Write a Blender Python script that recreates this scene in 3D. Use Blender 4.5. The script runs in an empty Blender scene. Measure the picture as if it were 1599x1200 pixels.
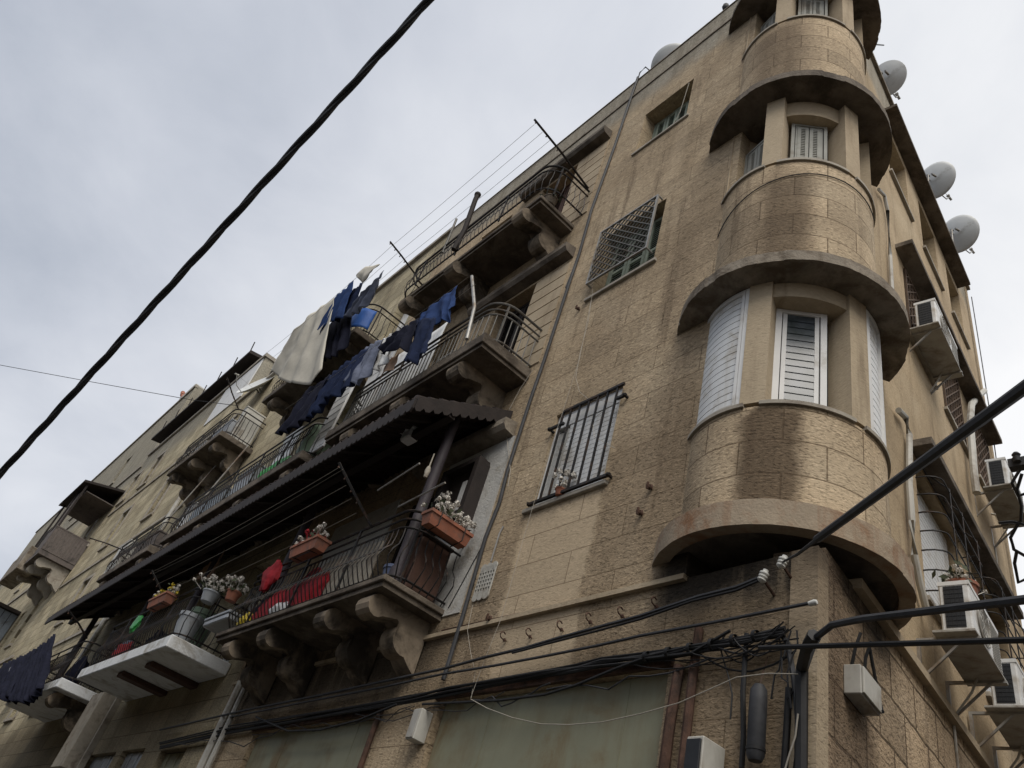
import bpy, bmesh, math, random
from mathutils import Vector, Matrix, noise as mnoise
random.seed(7)
C = bpy.context.scene.collection
sc = bpy.context.scene
R_ = math.radians
pi = math.pi
# ------------------------------------------------------------------ camera and the two facade planes of the acute street corner
FPX, CX, CY = 1243.0, 799.5, 600.0
PITCH, ROLL = R_(38.846), R_(18.706)
aL, aR = R_(-30.173), R_(48.871)
CAM = Vector((0, 0, 1.6))
cp, sp, cr, sr = math.cos(PITCH), math.sin(PITCH), math.cos(ROLL), math.sin(ROLL)
FWD = Vector((0, cp, sp)); U0 = Vector((0, -sp, cp)); X0 = Vector((1, 0, 0))
RIGHT = X0 * cr + U0 * sr
UP = U0 * cr - X0 * sr
O = Vector((2.11721733, 4.08379613, 0))                 # street corner
dL = Vector((math.sin(aL), math.cos(aL), 0)); nL = Vector((-dL.y, dL.x, 0)) * 1
nL = Vector((-0.86451175, -0.50261261, 0))
dR = Vector((math.sin(aR), math.cos(aR), 0)); nR = Vector((0.65775657, -0.75323057, 0))
TX, TY = 2.31, 5.02                                     # axis of the round corner turret

def ray(px, py):
    return RIGHT * ((px - CX) / FPX) + UP * (-(py - CY) / FPX) + FWD
def _pl(px, py, w, d, n):
    r = ray(px, py); t = ((O + n * w - CAM).dot(n)) / r.dot(n); P = CAM + r * t
    return (P - O).dot(d), w, P.z
def L(px, py, w=0.0): return _pl(px, py, w, dL, nL)      # surveyed point on a plane w metres in front of the left facade
def Rr(px, py, w=0.0): return _pl(px, py, w, dR, nR)
def Lz(px, py, z):
    r = ray(px, py); P = CAM + r * ((z - 1.6) / r.z)
    return (P - O).dot(dL), (P - O).dot(nL), z
def Lu(px, py, u):
    r = ray(px, py); P = CAM + r * (((O + dL * u - CAM).dot(dL)) / r.dot(dL))
    return u, (P - O).dot(nL), P.z
def W(px, py, depth):
    return tuple(CAM + ray(px, py) * depth)
def L2W(p): return tuple(O + dL * p[0] + nL * p[1] + Vector((0, 0, p[2])))
def R2W(p): return tuple(O + dR * p[0] + nR * p[1] + Vector((0, 0, p[2])))

FR = {'L': Matrix.Translation(O) @ Matrix.Rotation(math.atan2(dL.y, dL.x), 4, 'Z'),
      'R': Matrix.Translation(O) @ Matrix.Rotation(math.atan2(-dR.y, -dR.x), 4, 'Z'),
      'T': Matrix.Translation((TX, TY, 0)),
      'W': Matrix.Identity(4)}
WM = {}; BASE = {}; FRAME = {}

# ------------------------------------------------------------------ mesh builder
class MB:
    def __init__(s, f='L'):
        s.f = f; s.v = []; s.q = []; s.smooth = False
    def add(s, vs, fs):
        b = len(s.v); s.v += [tuple(v) for v in vs]; s.q += [tuple(i + b for i in f) for f in fs]; return s
    def box(s, a0, a1, b0, b1, c0, c1, bev=0.0):
        if bev:
            e = bev; ins = lambda t0, t1: (t0 + e, t1 - e)
            # chamfered box: 24 verts
            vs = []; idx = {}
            for i, X in enumerate((a0, a1)):
                for j, Y in enumerate((b0, b1)):
                    for k, Z in enumerate((c0, c1)):
                        sx, sy, sz = (1 - 2 * i) * e, (1 - 2 * j) * e, (1 - 2 * k) * e
                        idx[i, j, k, 0] = len(vs); vs.append((X, Y + sy, Z + sz))
                        idx[i, j, k, 1] = len(vs); vs.append((X + sx, Y, Z + sz))
                        idx[i, j, k, 2] = len(vs); vs.append((X + sx, Y + sy, Z))
            fs = []
            for i in (0, 1):
                fs.append([idx[i, j, k, 0] for j, k in ((0, 0), (1, 0), (1, 1), (0, 1))])
                fs.append([idx[j, i, k, 1] for j, k in ((0, 0), (1, 0), (1, 1), (0, 1))])
                fs.append([idx[j, k, i, 2] for j, k in ((0, 0), (1, 0), (1, 1), (0, 1))])
            for i in (0, 1):
                for j in (0, 1):
                    fs.append([idx[i, j, 0, 0], idx[i, j, 1, 0], idx[i, j, 1, 1], idx[i, j, 0, 1]])
                    fs.append([idx[i, 0, j, 0], idx[i, 1, j, 0], idx[i, 1, j, 2], idx[i, 0, j, 2]])
                    fs.append([idx[0, i, j, 1], idx[1, i, j, 1], idx[1, i, j, 2], idx[0, i, j, 2]])
                    for k in (0, 1): fs.append([idx[i, j, k, 0], idx[i, j, k, 1], idx[i, j, k, 2]])
            return s.add(vs, fs)
        vs = [(x, y, z) for x in (a0, a1) for y in (b0, b1) for z in (c0, c1)]
        return s.add(vs, [(0, 1, 3, 2), (4, 6, 7, 5), (0, 4, 5, 1), (2, 3, 7, 6), (0, 2, 6, 4), (1, 5, 7, 3)])
    def hexa(s, bot, top):
        n = len(bot); vs = list(bot) + list(top)
        fs = [tuple(range(n))[::-1], tuple(range(n, 2 * n))] + [(i, (i + 1) % n, n + (i + 1) % n, n + i) for i in range(n)]
        return s.add(vs, fs)
    def prism(s, poly, axis, t0, t1):
        # poly: 2-D outline; axis 0: (b,c) extruded in a; 1: (a,c) in b; 2: (a,b) in c
        def mk(p, t): return (t, p[0], p[1]) if axis == 0 else ((p[0], t, p[1]) if axis == 1 else (p[0], p[1], t))
        return s.hexa([mk(p, t0) for p in poly], [mk(p, t1) for p in poly])
    def tube(s, pts, r, n=6, caps=True):
        pts = [Vector(p) for p in pts]; rs = r if isinstance(r, (list, tuple)) else [r] * len(pts)
        vs = []; fs = []; N = len(pts)
        up = None
        for i, p in enumerate(pts):
            t = (pts[min(i + 1, N - 1)] - pts[max(i - 1, 0)])
            if t.length < 1e-7: t = Vector((0, 0, 1))
            t.normalize()
            if up is None:
                up = Vector((0, 0, 1)) if abs(t.z) < .9 else Vector((1, 0, 0))
            a = t.cross(up)
            if a.length < 1e-4: a = t.cross(Vector((0, 1, 0.3)))
            a.normalize(); b = t.cross(a); up = -b if False else up
            for k in range(n):
                g = 2 * pi * k / n; vs.append(p + (a * math.cos(g) + b * math.sin(g)) * rs[i])
        for i in range(N - 1):
            for k in range(n):
                fs.append((i * n + k, i * n + (k + 1) % n, (i + 1) * n + (k + 1) % n, (i + 1) * n + k))
        if caps: fs += [tuple(range(n)), tuple(range((N - 1) * n, N * n))[::-1]]
        s.smooth = True
        return s.add(vs, fs)
    def bar(s, p, q, r, n=6): return s.tube([p, q], r, n)
    def flat(s, p, q, h, d=(0, 0, 1), e=None):
        # square bar of half size h between p and q
        p, q = Vector(p), Vector(q); t = (q - p).normalized()
        a = t.cross(Vector(d));
        if a.length < 1e-4: a = t.cross(Vector((0, 1, 0)))
        a.normalize(); b = t.cross(a); e = e or h
        c = [(1, 1), (-1, 1), (-1, -1), (1, -1)]
        return s.hexa([p + a * h * x + b * e * y for x, y in c], [q + a * h * x + b * e * y for x, y in c])
    def lathe(s, prof, c=(0, 0, 0), n=24, a0=0.0, a1=2 * pi, axis=None):
        full = abs(a1 - a0 - 2 * pi) < 1e-6; m = n if full else n + 1
        A = Vector(axis).normalized() if axis else Vector((0, 0, 1))
        X = A.cross(Vector((0, 0, 1)) if abs(A.z) < .9 else Vector((1, 0, 0))).normalized() if axis else Vector((1, 0, 0))
        Y = A.cross(X) if axis else Vector((0, 1, 0)); c = Vector(c)
        vs = []; fs = []
        for i in range(m):
            g = a0 + (a1 - a0) * i / n
            for r, z in prof: vs.append(c + (X * math.cos(g) + Y * math.sin(g)) * r + A * z)
        k = len(prof)
        for i in range(n):
            j = (i + 1) % m
            for t in range(k - 1): fs.append((i * k + t, j * k + t, j * k + t + 1, i * k + t + 1))
        s.smooth = True
        return s.add(vs, fs)
    def ring(s, r0, r1, z0, z1, a0, a1, n=40, c=(0, 0)):
        # closed arc block with a rectangular section
        prof = [(r0, z0), (r1, z0), (r1, z1), (r0, z1)]
        b = len(s.v); k = 4
        for i in range(n + 1):
            g = a0 + (a1 - a0) * i / n
            for r, z in prof: s.v.append((c[0] + r * math.cos(g), c[1] + r * math.sin(g), z))
        for i in range(n):
            for t in range(4):
                u = (t + 1) % 4
                s.q.append((b + i * k + t, b + (i + 1) * k + t, b + (i + 1) * k + u, b + i * k + u))
        s.q.append((b, b + 1, b + 2, b + 3)); e = b + n * k; s.q.append((e + 3, e + 2, e + 1, e))
        return s
    def ball(s, c, r, n=6, m=4, sq=(1, 1, 1), jit=0):
        b = len(s.v); c = Vector(c)
        for i in range(m + 1):
            th = pi * i / m
            for k in range(n):
                g = 2 * pi * k / n; rr = r * (1 + random.uniform(-jit, jit))
                s.v.append((c.x + rr * math.sin(th) * math.cos(g) * sq[0], c.y + rr * math.sin(th) * math.sin(g) * sq[1], c.z + rr * math.cos(th) * sq[2]))
        for i in range(m):
            for k in range(n):
                s.q.append((b + i * n + k, b + (i + 1) * n + k, b + (i + 1) * n + (k + 1) % n, b + i * n + (k + 1) % n))
        s.smooth = True
        return s
    def wall(s, u0, u1, z0, z1, w, th, holes=()):
        us = sorted({u0, u1} | {h[0] for h in holes} | {h[1] for h in holes}); zs = sorted({z0, z1} | {h[2] for h in holes} | {h[3] for h in holes})
        us = [u for u in us if u0 <= u <= u1]; zs = [z for z in zs if z0 <= z <= z1]
        def solid(i, j):
            if i < 0 or j < 0 or i >= len(us) - 1 or j >= len(zs) - 1: return False
            cu, cz = (us[i] + us[i + 1]) / 2, (zs[j] + zs[j + 1]) / 2
            return not any(h[0] < cu < h[1] and h[2] < cz < h[3] for h in holes)
        b = w - th
        for i in range(len(us) - 1):
            for j in range(len(zs) - 1):
                if not solid(i, j): continue
                A, B, Z0, Z1 = us[i], us[i + 1], zs[j], zs[j + 1]
                s.add([(A, w, Z0), (B, w, Z0), (B, w, Z1), (A, w, Z1)], [(0, 1, 2, 3)])
                s.add([(A, b, Z0), (B, b, Z0), (B, b, Z1), (A, b, Z1)], [(3, 2, 1, 0)])
                if not solid(i - 1, j): s.add([(A, b, Z0), (A, w, Z0), (A, w, Z1), (A, b, Z1)], [(0, 1, 2, 3)])
                if not solid(i + 1, j): s.add([(B, b, Z0), (B, w, Z0), (B, w, Z1), (B, b, Z1)], [(3, 2, 1, 0)])
                if not solid(i, j - 1): s.add([(A, b, Z0), (B, b, Z0), (B, w, Z0), (A, w, Z0)], [(0, 1, 2, 3)])
                if not solid(i, j + 1): s.add([(A, b, Z1), (B, b, Z1), (B, w, Z1), (A, w, Z1)], [(3, 2, 1, 0)])
        return s
    def build(s, name, mat, parent=None, base=None, label=None, smooth=None, recalc=True):
        f = s.f
        if base is None:
            base = BASE[parent.name] if (parent is not None and FRAME[parent.name] == f) else (0, 0, 0)
        sx = -1 if f == 'R' else 1
        bl = Vector((base[0] * sx, base[1], base[2]))
        me = bpy.data.meshes.new(name)
        me.from_pydata([(v[0] * sx - bl.x, v[1] - bl.y, v[2] - bl.z) for v in s.v], [], s.q)
        bm = bmesh.new(); bm.from_mesh(me)
        bmesh.ops.remove_doubles(bm, verts=bm.verts, dist=1e-5)
        if recalc: bmesh.ops.recalc_face_normals(bm, faces=bm.faces)
        bm.to_mesh(me); bm.free()
        if smooth if smooth is not None else s.smooth:
            me.shade_smooth()
            try: me.set_sharp_from_angle(angle=R_(40))
            except Exception: pass
        if mat: me.materials.append(MAT[mat] if isinstance(mat, str) else mat)
        o = bpy.data.objects.new(name, me); C.objects.link(o)
        M = FR[f] @ Matrix.Translation(bl)
        WM[o.name] = M; BASE[o.name] = tuple(base); FRAME[o.name] = f
        if parent is not None:
            o.parent = parent; o.matrix_basis = WM[parent.name].inverted() @ M
        else: o.matrix_basis = M
        if label: o['label'] = label
        return o

def tag(o, label, cat, group=None):
    o['label'] = label; o['category'] = cat
    if group: o['group'] = group
    return o
def thing(name, label, cat, f='L', base=(0, 0, 0), group=None):
    o = bpy.data.objects.new(name, None); C.objects.link(o); o.empty_display_size = .2
    bl = Vector((base[0] * (-1 if f == 'R' else 1), base[1], base[2]))
    M = FR[f] @ Matrix.Translation(bl)
    o.matrix_basis = M; WM[o.name] = M; BASE[o.name] = tuple(base); FRAME[o.name] = f
    return tag(o, label, cat, group)
def move_copy(root, f, base, label, group=None, rz=0.0, scale=None):
    """copy of a thing with its parts and sub-parts, set down at another place"""
    c = root.copy(); C.objects.link(c)
    bl = Vector((base[0] * (-1 if f == 'R' else 1), base[1], base[2]))
    M = FR[f] @ Matrix.Translation(bl) @ Matrix.Rotation(rz, 4, 'Z')
    if scale: M = M @ Matrix.Diagonal((*scale, 1))
    c.matrix_basis = M; WM[c.name] = M; BASE[c.name] = tuple(base); FRAME[c.name] = f
    c['label'] = label
    if group: c['group'] = group
    for ch in list(root.children):
        d = ch.copy(); C.objects.link(d); d.parent = c
        for g in list(ch.children):
            e = g.copy(); C.objects.link(e); e.parent = d
    return c

# ------------------------------------------------------------------ materials
MAT = {}
class G:
    def __init__(s, name):
        m = bpy.data.materials.new(name); m.use_nodes = True; s.m = m; s.t = m.node_tree; s.t.nodes.clear()
        s.out = s.n('ShaderNodeOutputMaterial'); s.p = s.n('ShaderNodeBsdfPrincipled'); s.l(s.p.outputs[0], s.out.inputs[0])
        MAT[name] = m; s.tc = s.n('ShaderNodeTexCoord').outputs['Object']
    def n(s, t, **k):
        x = s.t.nodes.new(t)
        for a, b in k.items(): setattr(x, a, b)
        return x
    def l(s, a, b): s.t.links.new(a, b)
    def set(s, inp, v):
        if hasattr(v, 'node'): s.l(v, inp)
        else:
            if isinstance(v, tuple) and len(v) == 3 and inp.type == 'RGBA': v = (*v, 1)
            inp.default_value = v
    def math(s, op, a, b=0.0, c=None, clamp=False):
        x = s.n('ShaderNodeMath', operation=op, use_clamp=clamp); s.set(x.inputs[0], a); s.set(x.inputs[1], b)
        if c is not None: s.set(x.inputs[2], c)
        return x.outputs[0]
    def mix(s, f, a, b, mode='MIX'):
        x = s.n('ShaderNodeMix', data_type='RGBA', blend_type=mode); s.set(x.inputs[0], f); s.set(x.inputs[6], a); s.set(x.inputs[7], b); return x.outputs[2]
    def noise(s, vec, scale, det=4, rough=.55, dist=0.0):
        x = s.n('ShaderNodeTexNoise'); s.l(vec, x.inputs['Vector']); x.inputs['Scale'].default_value = scale; x.inputs['Detail'].default_value = det
        x.inputs['Roughness'].default_value = rough; x.inputs['Distortion'].default_value = dist; return x.outputs['Fac']
    def ramp(s, f, *st):
        x = s.n('ShaderNodeValToRGB'); s.l(f, x.inputs[0]); e = x.color_ramp.elements
        while len(e) < len(st): e.new(.5)
        for i, (p, c) in enumerate(st):
            e[i].position = p; e[i].color = (*c, 1) if isinstance(c, tuple) else (c, c, c, 1)
        return x.outputs[0]
    def sep(s, v):
        x = s.n('ShaderNodeSeparateXYZ'); s.l(v, x.inputs[0]); return x.outputs
    def comb(s, a, b, c=0.0):
        x = s.n('ShaderNodeCombineXYZ'); s.set(x.inputs[0], a); s.set(x.inputs[1], b); s.set(x.inputs[2], c); return x.outputs[0]
    def mr(s, v, a, b, c=0.0, d=1.0):
        x = s.n('ShaderNodeMapRange', interpolation_type='SMOOTHSTEP'); s.set(x.inputs[0], v)
        for i, q in enumerate((a, b, c, d)): x.inputs[i + 1].default_value = q
        return x.outputs[0]
    def rect(s, x, z, x0, x1, z0, z1, e=.05, ez=.3):
        a = s.math('MULTIPLY', s.mr(x, x0 - e, x0 + e), s.mr(x, x1 - e, x1 + e, 1, 0))
        b = s.math('MULTIPLY', s.mr(z, z0 - ez, z0 + ez), s.mr(z, z1 - ez, z1 + ez, 1, 0))
        return s.math('MULTIPLY', a, b)
    def bump(s, h, dist, st=1.0):
        b = s.n('ShaderNodeBump'); s.l(h, b.inputs['Height']); b.inputs['Distance'].default_value = dist; b.inputs['Strength'].default_value = st
        s.l(b.outputs[0], s.p.inputs['Normal'])
    def col(s, c, rough=.85, metal=0.0, spec=.3):
        s.set(s.p.inputs['Base Color'], c); s.p.inputs['Metallic'].default_value = metal; s.set(s.p.inputs['Roughness'], rough)
        s.p.inputs['Specular IOR Level'].default_value = spec

def simple(name, c, rough=.7, metal=0.0, var=.25, scale=9.0, bump=.0, bscale=60.0, dirt=None, dirtamt=.5, dscale=3.0, spec=.35, streak=0.0):
    g = G(name)
    a = g.noise(g.tc, scale, 5, .6)
    col = g.ramp(a, (.25, tuple(x * (1 - var) for x in c)), (.75, tuple(min(1, x * (1 + var)) for x in c)))
    if dirt:
        d = g.noise(g.tc, dscale, 7, .68, .4)
        col = g.mix(g.mr(d, .62 - dirtamt * .3, .78 - dirtamt * .2), col, dirt)
    if streak:
        x, y, z = g.sep(g.tc); st = g.noise(g.comb(g.math('MULTIPLY', x, 7.0), g.math('MULTIPLY', y, 7.0), g.math('MULTIPLY', z, .8)), 1.0, 6, .65)
        col = g.mix(g.math('MULTIPLY', g.mr(st, .5, .68), streak), col, dirt or (.08, .06, .045))
    g.col(col, rough, metal, spec)
    if bump: g.bump(g.noise(g.tc, bscale, 4, .6), bump)
    return g

def stone(name, dark, mid, light, H, Lb, cyl=0.0, wob=.012, fleck=1.0, mort=.006, stains_shade=None, pale=(.5, .42, .3), brown=(.1, .07, .045), streak=.5, mortv=.45, var=.12):
    g = G(name); v = g.tc; x, y, z = g.sep(v)
    if cyl: x = g.math('MULTIPLY', g.math('ARCTAN2', y, x), cyl)
    warp = g.noise(g.comb(x, z), 1.3, 3)
    P = g.comb(x, g.math('ADD', z, g.math('MULTIPLY', warp, wob)))
    br = g.n('ShaderNodeTexBrick'); br.offset = .5; br.squash = 1.0
    g.l(P, br.inputs['Vector'])
    for k, q in (('Scale', 1.0), ('Mortar Size', mort), ('Mortar Smooth', .25), ('Bias', 0.0), ('Brick Width', Lb), ('Row Height', H)): br.inputs[k].default_value = q
    br.inputs['Color1'].default_value = (1 - var, 1 - var * .95, 1 - var * .9, 1); br.inputs['Color2'].default_value = (1 + var, 1 + var, 1 + var, 1); br.inputs['Mortar'].default_value = (mortv, mortv * .95, mortv * .9, 1)
    P3 = g.comb(x, y if not cyl else 0.0, z)
    big = g.noise(P3, .85, 8, .66, .35)
    c = g.ramp(big, (.28, dark), (.5, mid), (.74, light))
    c = g.mix(1.0, c, br.outputs['Color'], 'MULTIPLY')
    st = g.noise(g.comb(g.math('MULTIPLY', x, 5.0), g.math('MULTIPLY', z, .42), y if not cyl else 0.0), 1.0, 6, .62)
    c = g.mix(g.math('MULTIPLY', g.mr(st, .52, .72), streak), c, brown)
    sm = None
    if stains_shade:
        xe = g.math('ADD', x, g.math('MULTIPLY', g.math('SUBTRACT', g.noise(P3, 5, 4), .5), .16))
        ze = g.math('ADD', z, g.math('MULTIPLY', g.math('SUBTRACT', g.noise(P3, 2, 4), .5), .5))
        for kind, x0, x1, z0, z1, e, ez, amt in stains_shade:
            mk = g.math('MULTIPLY', g.rect(xe, ze, x0, x1, z0, z1, e, ez), amt)
            if kind == 'p':
                c = g.mix(mk, c, g.mix(1.0, g.ramp(big, (.3, tuple(q * .85 for q in pale)), (.7, tuple(q * 1.1 for q in pale))), br.outputs['Color'], 'MULTIPLY'))
                sm = mk if sm is None else g.math('MAXIMUM', sm, mk)
            elif kind == 'b': c = g.mix(mk, c, brown)
            elif kind == 's': c = g.mix(g.math('MULTIPLY', mk, g.mr(st, .2, .5)), c, (.03, .025, .02))  # near-black soot; under the turret ring it also paints in the ring's shade
            elif kind == 'g': c = g.mix(mk, c, g.ramp(st, (.35, (.2, .185, .15)), (.65, (.33, .31, .26))))
    fl = g.noise(g.comb(g.math('MULTIPLY', x, 1.0), g.math('MULTIPLY', z, 2.0), y if not cyl else 0.0), 27, 4, .62, .35)
    fl2 = g.noise(P3, 60, 3, .6)
    fv = g.ramp(fl, (.34, .52), (.43, .97), (.55, 1.03), (.64, 1.48))
    famt = .75 * min(1, fleck)
    if sm is not None: famt = g.math('MULTIPLY', g.math('SUBTRACT', 1.0, g.math('MULTIPLY', sm, .6)), .75 * min(1, fleck))
    c = g.mix(famt, c, g.mix(1.0, c, fv, 'MULTIPLY'))
    g.col(c, .92, 0, .2)
    h = g.math('ADD', g.math('MULTIPLY', g.ramp(fl, (.33, 0.0), (.46, .62), (.56, .7), (.68, 1.0)), fleck), g.math('MULTIPLY', fl2, .2 * fleck))
    if sm is not None: h = g.math('MULTIPLY', h, g.math('SUBTRACT', 1.0, g.math('MULTIPLY', sm, .65)))
    h = g.math('SUBTRACT', h, g.math('MULTIPLY', br.outputs['Fac'], .9))
    g.bump(h, .0062, 1.0)
    return g

stone('hammered_stone', (.272, .206, .132), (.39, .302, .2), (.495, .398, .275), .31, 1.15, fleck=1.25, mort=.0045, mortv=.55, var=.09, streak=.62, brown=(.15, .108, .07),
      pale=(.5, .395, .27),
      stains_shade=[('p', 2.08, 3.08, 4.25, 5.5, .03, .12, .95), ('p', 2.02, 3.0, 3.75, 4.35, .03, .15, .92), ('p', 3.42, 3.74, 4.8, 6.2, .06, .5, .5),
              ('p', 1.9, 2.15, 10.2, 11.7, .08, .5, .35), ('g', 1.0, 8.8, 13.35, 15.0, .2, .28, .8), ('p', 3.4, 3.75, 9.0, 12.0, .05, .9, .3),
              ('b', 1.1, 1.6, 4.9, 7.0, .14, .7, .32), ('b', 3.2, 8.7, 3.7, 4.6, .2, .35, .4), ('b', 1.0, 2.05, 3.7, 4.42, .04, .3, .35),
              ('b', 1.15, 2.04, 4.5, 6.2, .03, .5, .36), ('b', 3.11, 3.45, 3.8, 5.3, .04, .3, .36), ('b', 1.1, 1.75, 8.0, 9.6, .12, .8, .3), ('b', -.1, 1.05, 2.5, 4.5, .1, .3, .5), ('s', -.1, 1.25, 4.2, 4.8, .12, .14, .95), ('s', -.1, 1.3, 3.95, 4.6, .12, .16, .3), ('s', 3.9, 8.6, 3.95, 4.6, .3, .25, .8), ('b', 1.45, 1.8, 7.4, 8.6, .09, .4, .3), ('b', 2.3, 2.9, 7.4, 8.5, .2, .4, .3)])  # near-black corner entries: soot with the turret ring's shade painted in
stone('turret_stone', (.282, .212, .138), (.415, .323, .216), (.525, .424, .296), .30, .62, cyl=.77, fleck=1.2, mort=.006, mortv=.5, var=.17, streak=.5, brown=(.09, .062, .039),
      pale=(.54, .44, .31),
      stains_shade=[('b', -1.86, -1.42, 4.8, 5.66, .07, .05, .88), ('b', -2.6, -2.2, 4.8, 5.6, .2, .3, .4), ('b', -1.85, -1.38, 7.3, 8.8, .14, .2, .78), ('b', -2.15, -1.45, 10.5, 12.1, .2, .3, .65),
              ('b', -2.4, -1.6, 7.3, 8.2, .3, .4, .35), ('p', -1.36, -.4, 4.8, 5.5, .03, .2, .35), ('p', -1.36, -.5, 7.4, 8.7, .06, .3, .25)])
stone('yellow_stone', (.24, .2, .13), (.39, .335, .225), (.52, .455, .32), .33, .8, fleck=1.5, mort=.008, mortv=.4, var=.2, streak=.4, brown=(.13, .1, .065), pale=(.44, .38, .28),
      stains_shade=[('g', 14, 60, 15.2, 22, .3, .5, .75), ('b', 9, 30, 2.5, 4.6, .5, .3, .55)])
stone('rubble_stone', (.28, .2, .13), (.43, .325, .215), (.56, .44, .31), .34, .52, wob=.1, fleck=1.9, mort=.012, mortv=.32, var=.22, streak=.35, brown=(.1, .068, .045),
      stains_shade=[('s', -1.3, .2, 4.25, 4.7, .2, .15, .85), ('b', -.4, .2, 3.4, 4.6, .1, .3, .6), ('b', -.95, -.15, 2.8, 4.2, .15, .35, .6)], pale=(.4, .3, .2))  # dark band below the turret ring: soot plus painted ring shade
stone('side_plaster', (.3, .228, .145), (.42, .325, .21), (.52, .42, .285), .5, 1.4, fleck=.55, mort=.002, mortv=.8, var=.05, streak=.5, brown=(.17, .12, .075), pale=(.46, .37, .25),
      stains_shade=[('g', -8, -1.5, 13.3, 15, .2, .2, .8), ('b', -2.2, -1.9, 5.4, 6.0, .05, .15, .5)])
stone('dressed_stone', (.3, .235, .16), (.4, .325, .228), (.48, .395, .28), .31, .9, fleck=.3, mort=.0, mortv=.9, var=.0, streak=.5, brown=(.12, .085, .055))
stone('pier_stone', (.3, .235, .16), (.4, .325, .228), (.48, .395, .28), .6, 3.0, fleck=.5, mort=.0, mortv=.9, var=.0, streak=.75, brown=(.12, .085, .055), stains_shade=[('s', -5, 9, 4.25, 4.8, .2, .18, .9), ('b', -5, 9, 3.8, 4.5, .2, .3, .5)])  # pier top: soot and the shade of the ring above, both painted
simple('corbel_stone', (.23, .185, .135), .92, var=.3, scale=4, bump=.003, bscale=30, dirt=(.05, .04, .03), dirtamt=.8, dscale=2.6)
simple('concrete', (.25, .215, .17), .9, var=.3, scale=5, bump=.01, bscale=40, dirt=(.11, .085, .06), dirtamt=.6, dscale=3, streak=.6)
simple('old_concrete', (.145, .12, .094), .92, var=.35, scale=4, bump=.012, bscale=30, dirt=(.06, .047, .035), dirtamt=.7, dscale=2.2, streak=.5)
simple('ring_plaster', (.32, .26, .19), .9, var=.2, scale=4, bump=.006, bscale=50, dirt=(.22, .12, .065), dirtamt=.45, dscale=2.5, streak=.45)
simple('sill_stone', (.33, .3, .25), .85, var=.2, scale=6, bump=.003, dirt=(.18, .15, .12), dirtamt=.5)
simple('white_plaster', (.47, .46, .43), .9, var=.12, scale=6, bump=.012, bscale=45, dirt=(.3, .27, .22), dirtamt=.35)
simple('white_paint', (.66, .66, .65), .55, var=.07, scale=4, dirt=(.42, .4, .36), dirtamt=.3, dscale=2)
simple('white_slab', (.7, .72, .73), .75, var=.08, scale=3, bump=.006, bscale=30, dirt=(.38, .36, .32), dirtamt=.45, dscale=2.4, streak=.35)
simple('white_plastic', (.68, .69, .69), .45, var=.06, scale=5, dirt=(.45, .42, .37), dirtamt=.45, streak=.45)
simple('grey_plastic', (.36, .35, .32), .55, var=.15, scale=8, dirt=(.18, .15, .12), dirtamt=.5)
simple('pipe_plastic', (.45, .44, .4), .55, var=.15, scale=4, dirt=(.25, .22, .18), dirtamt=.5, dscale=2.5)
simple('black_iron', (.018, .017, .017), .55, .3, var=.4, scale=20, dirt=(.06, .035, .022), dirtamt=.45, dscale=9)
simple('rusty_iron', (.09, .05, .035), .8, .2, var=.4, scale=15, bump=.003, dirt=(.035, .025, .02), dirtamt=.5, dscale=5)
simple('brown_lattice', (.1, .065, .042), .75, .1, var=.4, scale=15, dirt=(.07, .045, .03), dirtamt=.5)
simple('steel', (.33, .32, .3), .5, .6, var=.2, scale=12, dirt=(.2, .15, .1), dirtamt=.4)
simple('grey_rail', (.13, .125, .115), .6, .4, var=.3, scale=12, dirt=(.08, .05, .03), dirtamt=.4)
simple('black_rubber', (.014, .014, .015), .6, var=.4, scale=14)
simple('cable_grey', (.038, .039, .043), .6, var=.4, scale=10)
simple('white_cord', (.36, .33, .28), .7, var=.15, scale=10)
simple('terracotta', (.3, .115, .07), .85, var=.25, scale=9, dirt=(.19, .1, .075), dirtamt=.6, dscale=6, streak=.4)
simple('roof_tile', (.022, .014, .012), .85, var=.4, scale=7, bump=.004, dirt=(.035, .025, .022), dirtamt=.6, dscale=3)
simple('dark_wood', (.022, .016, .014), .75, var=.4, scale=6, bump=.003, bscale=25)
simple('purple_wood', (.036, .029, .034), .65, var=.3, scale=6, bump=.003, bscale=25)
simple('brown_wood', (.07, .035, .024), .7, var=.4, scale=7, bump=.003)
simple('grey_shutter', (.3, .3, .27), .7, var=.15, scale=5, dirt=(.17, .15, .12), dirtamt=.5)
simple('green_shutter', (.27, .31, .25), .7, var=.2, scale=6, dirt=(.15, .15, .11), dirtamt=.45)
simple('shop_metal', (.25, .25, .175), .65, .0, var=.15, scale=1.6, bump=.003, bscale=5, dirt=(.2, .15, .08), dirtamt=.6, dscale=1.3, streak=.35)
simple('dark_void', (.012, .011, .011), .9, var=.2)
simple('dish_grey', (.6, .61, .6), .5, .1, var=.06, scale=5, dirt=(.36, .35, .32), dirtamt=.3)
simple('fan_black', (.02, .022, .026), .5, var=.2, scale=20)
simple('navy_cloth', (.014, .021, .05), .9, var=.35, scale=7, bump=.006, bscale=20, spec=.1)
simple('black_cloth', (.012, .013, .024), .9, var=.35, scale=7, bump=.006, bscale=20, spec=.1)
simple('blue_cloth', (.026, .05, .135), .9, var=.3, scale=6, bump=.006, bscale=18, spec=.1)
simple('denim_cloth', (.12, .135, .185), .9, var=.35, scale=9, bump=.006, bscale=20, spec=.1)
simple('tarp_blue', (.02, .09, .33), .6, var=.2, scale=5, bump=.006, bscale=12)
simple('cream_cloth', (.52, .49, .42), .92, var=.1, scale=4, bump=.006, bscale=9, spec=.1)
simple('red_cloth', (.3, .014, .022), .8, var=.4, scale=9, bump=.01, bscale=25)
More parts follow.
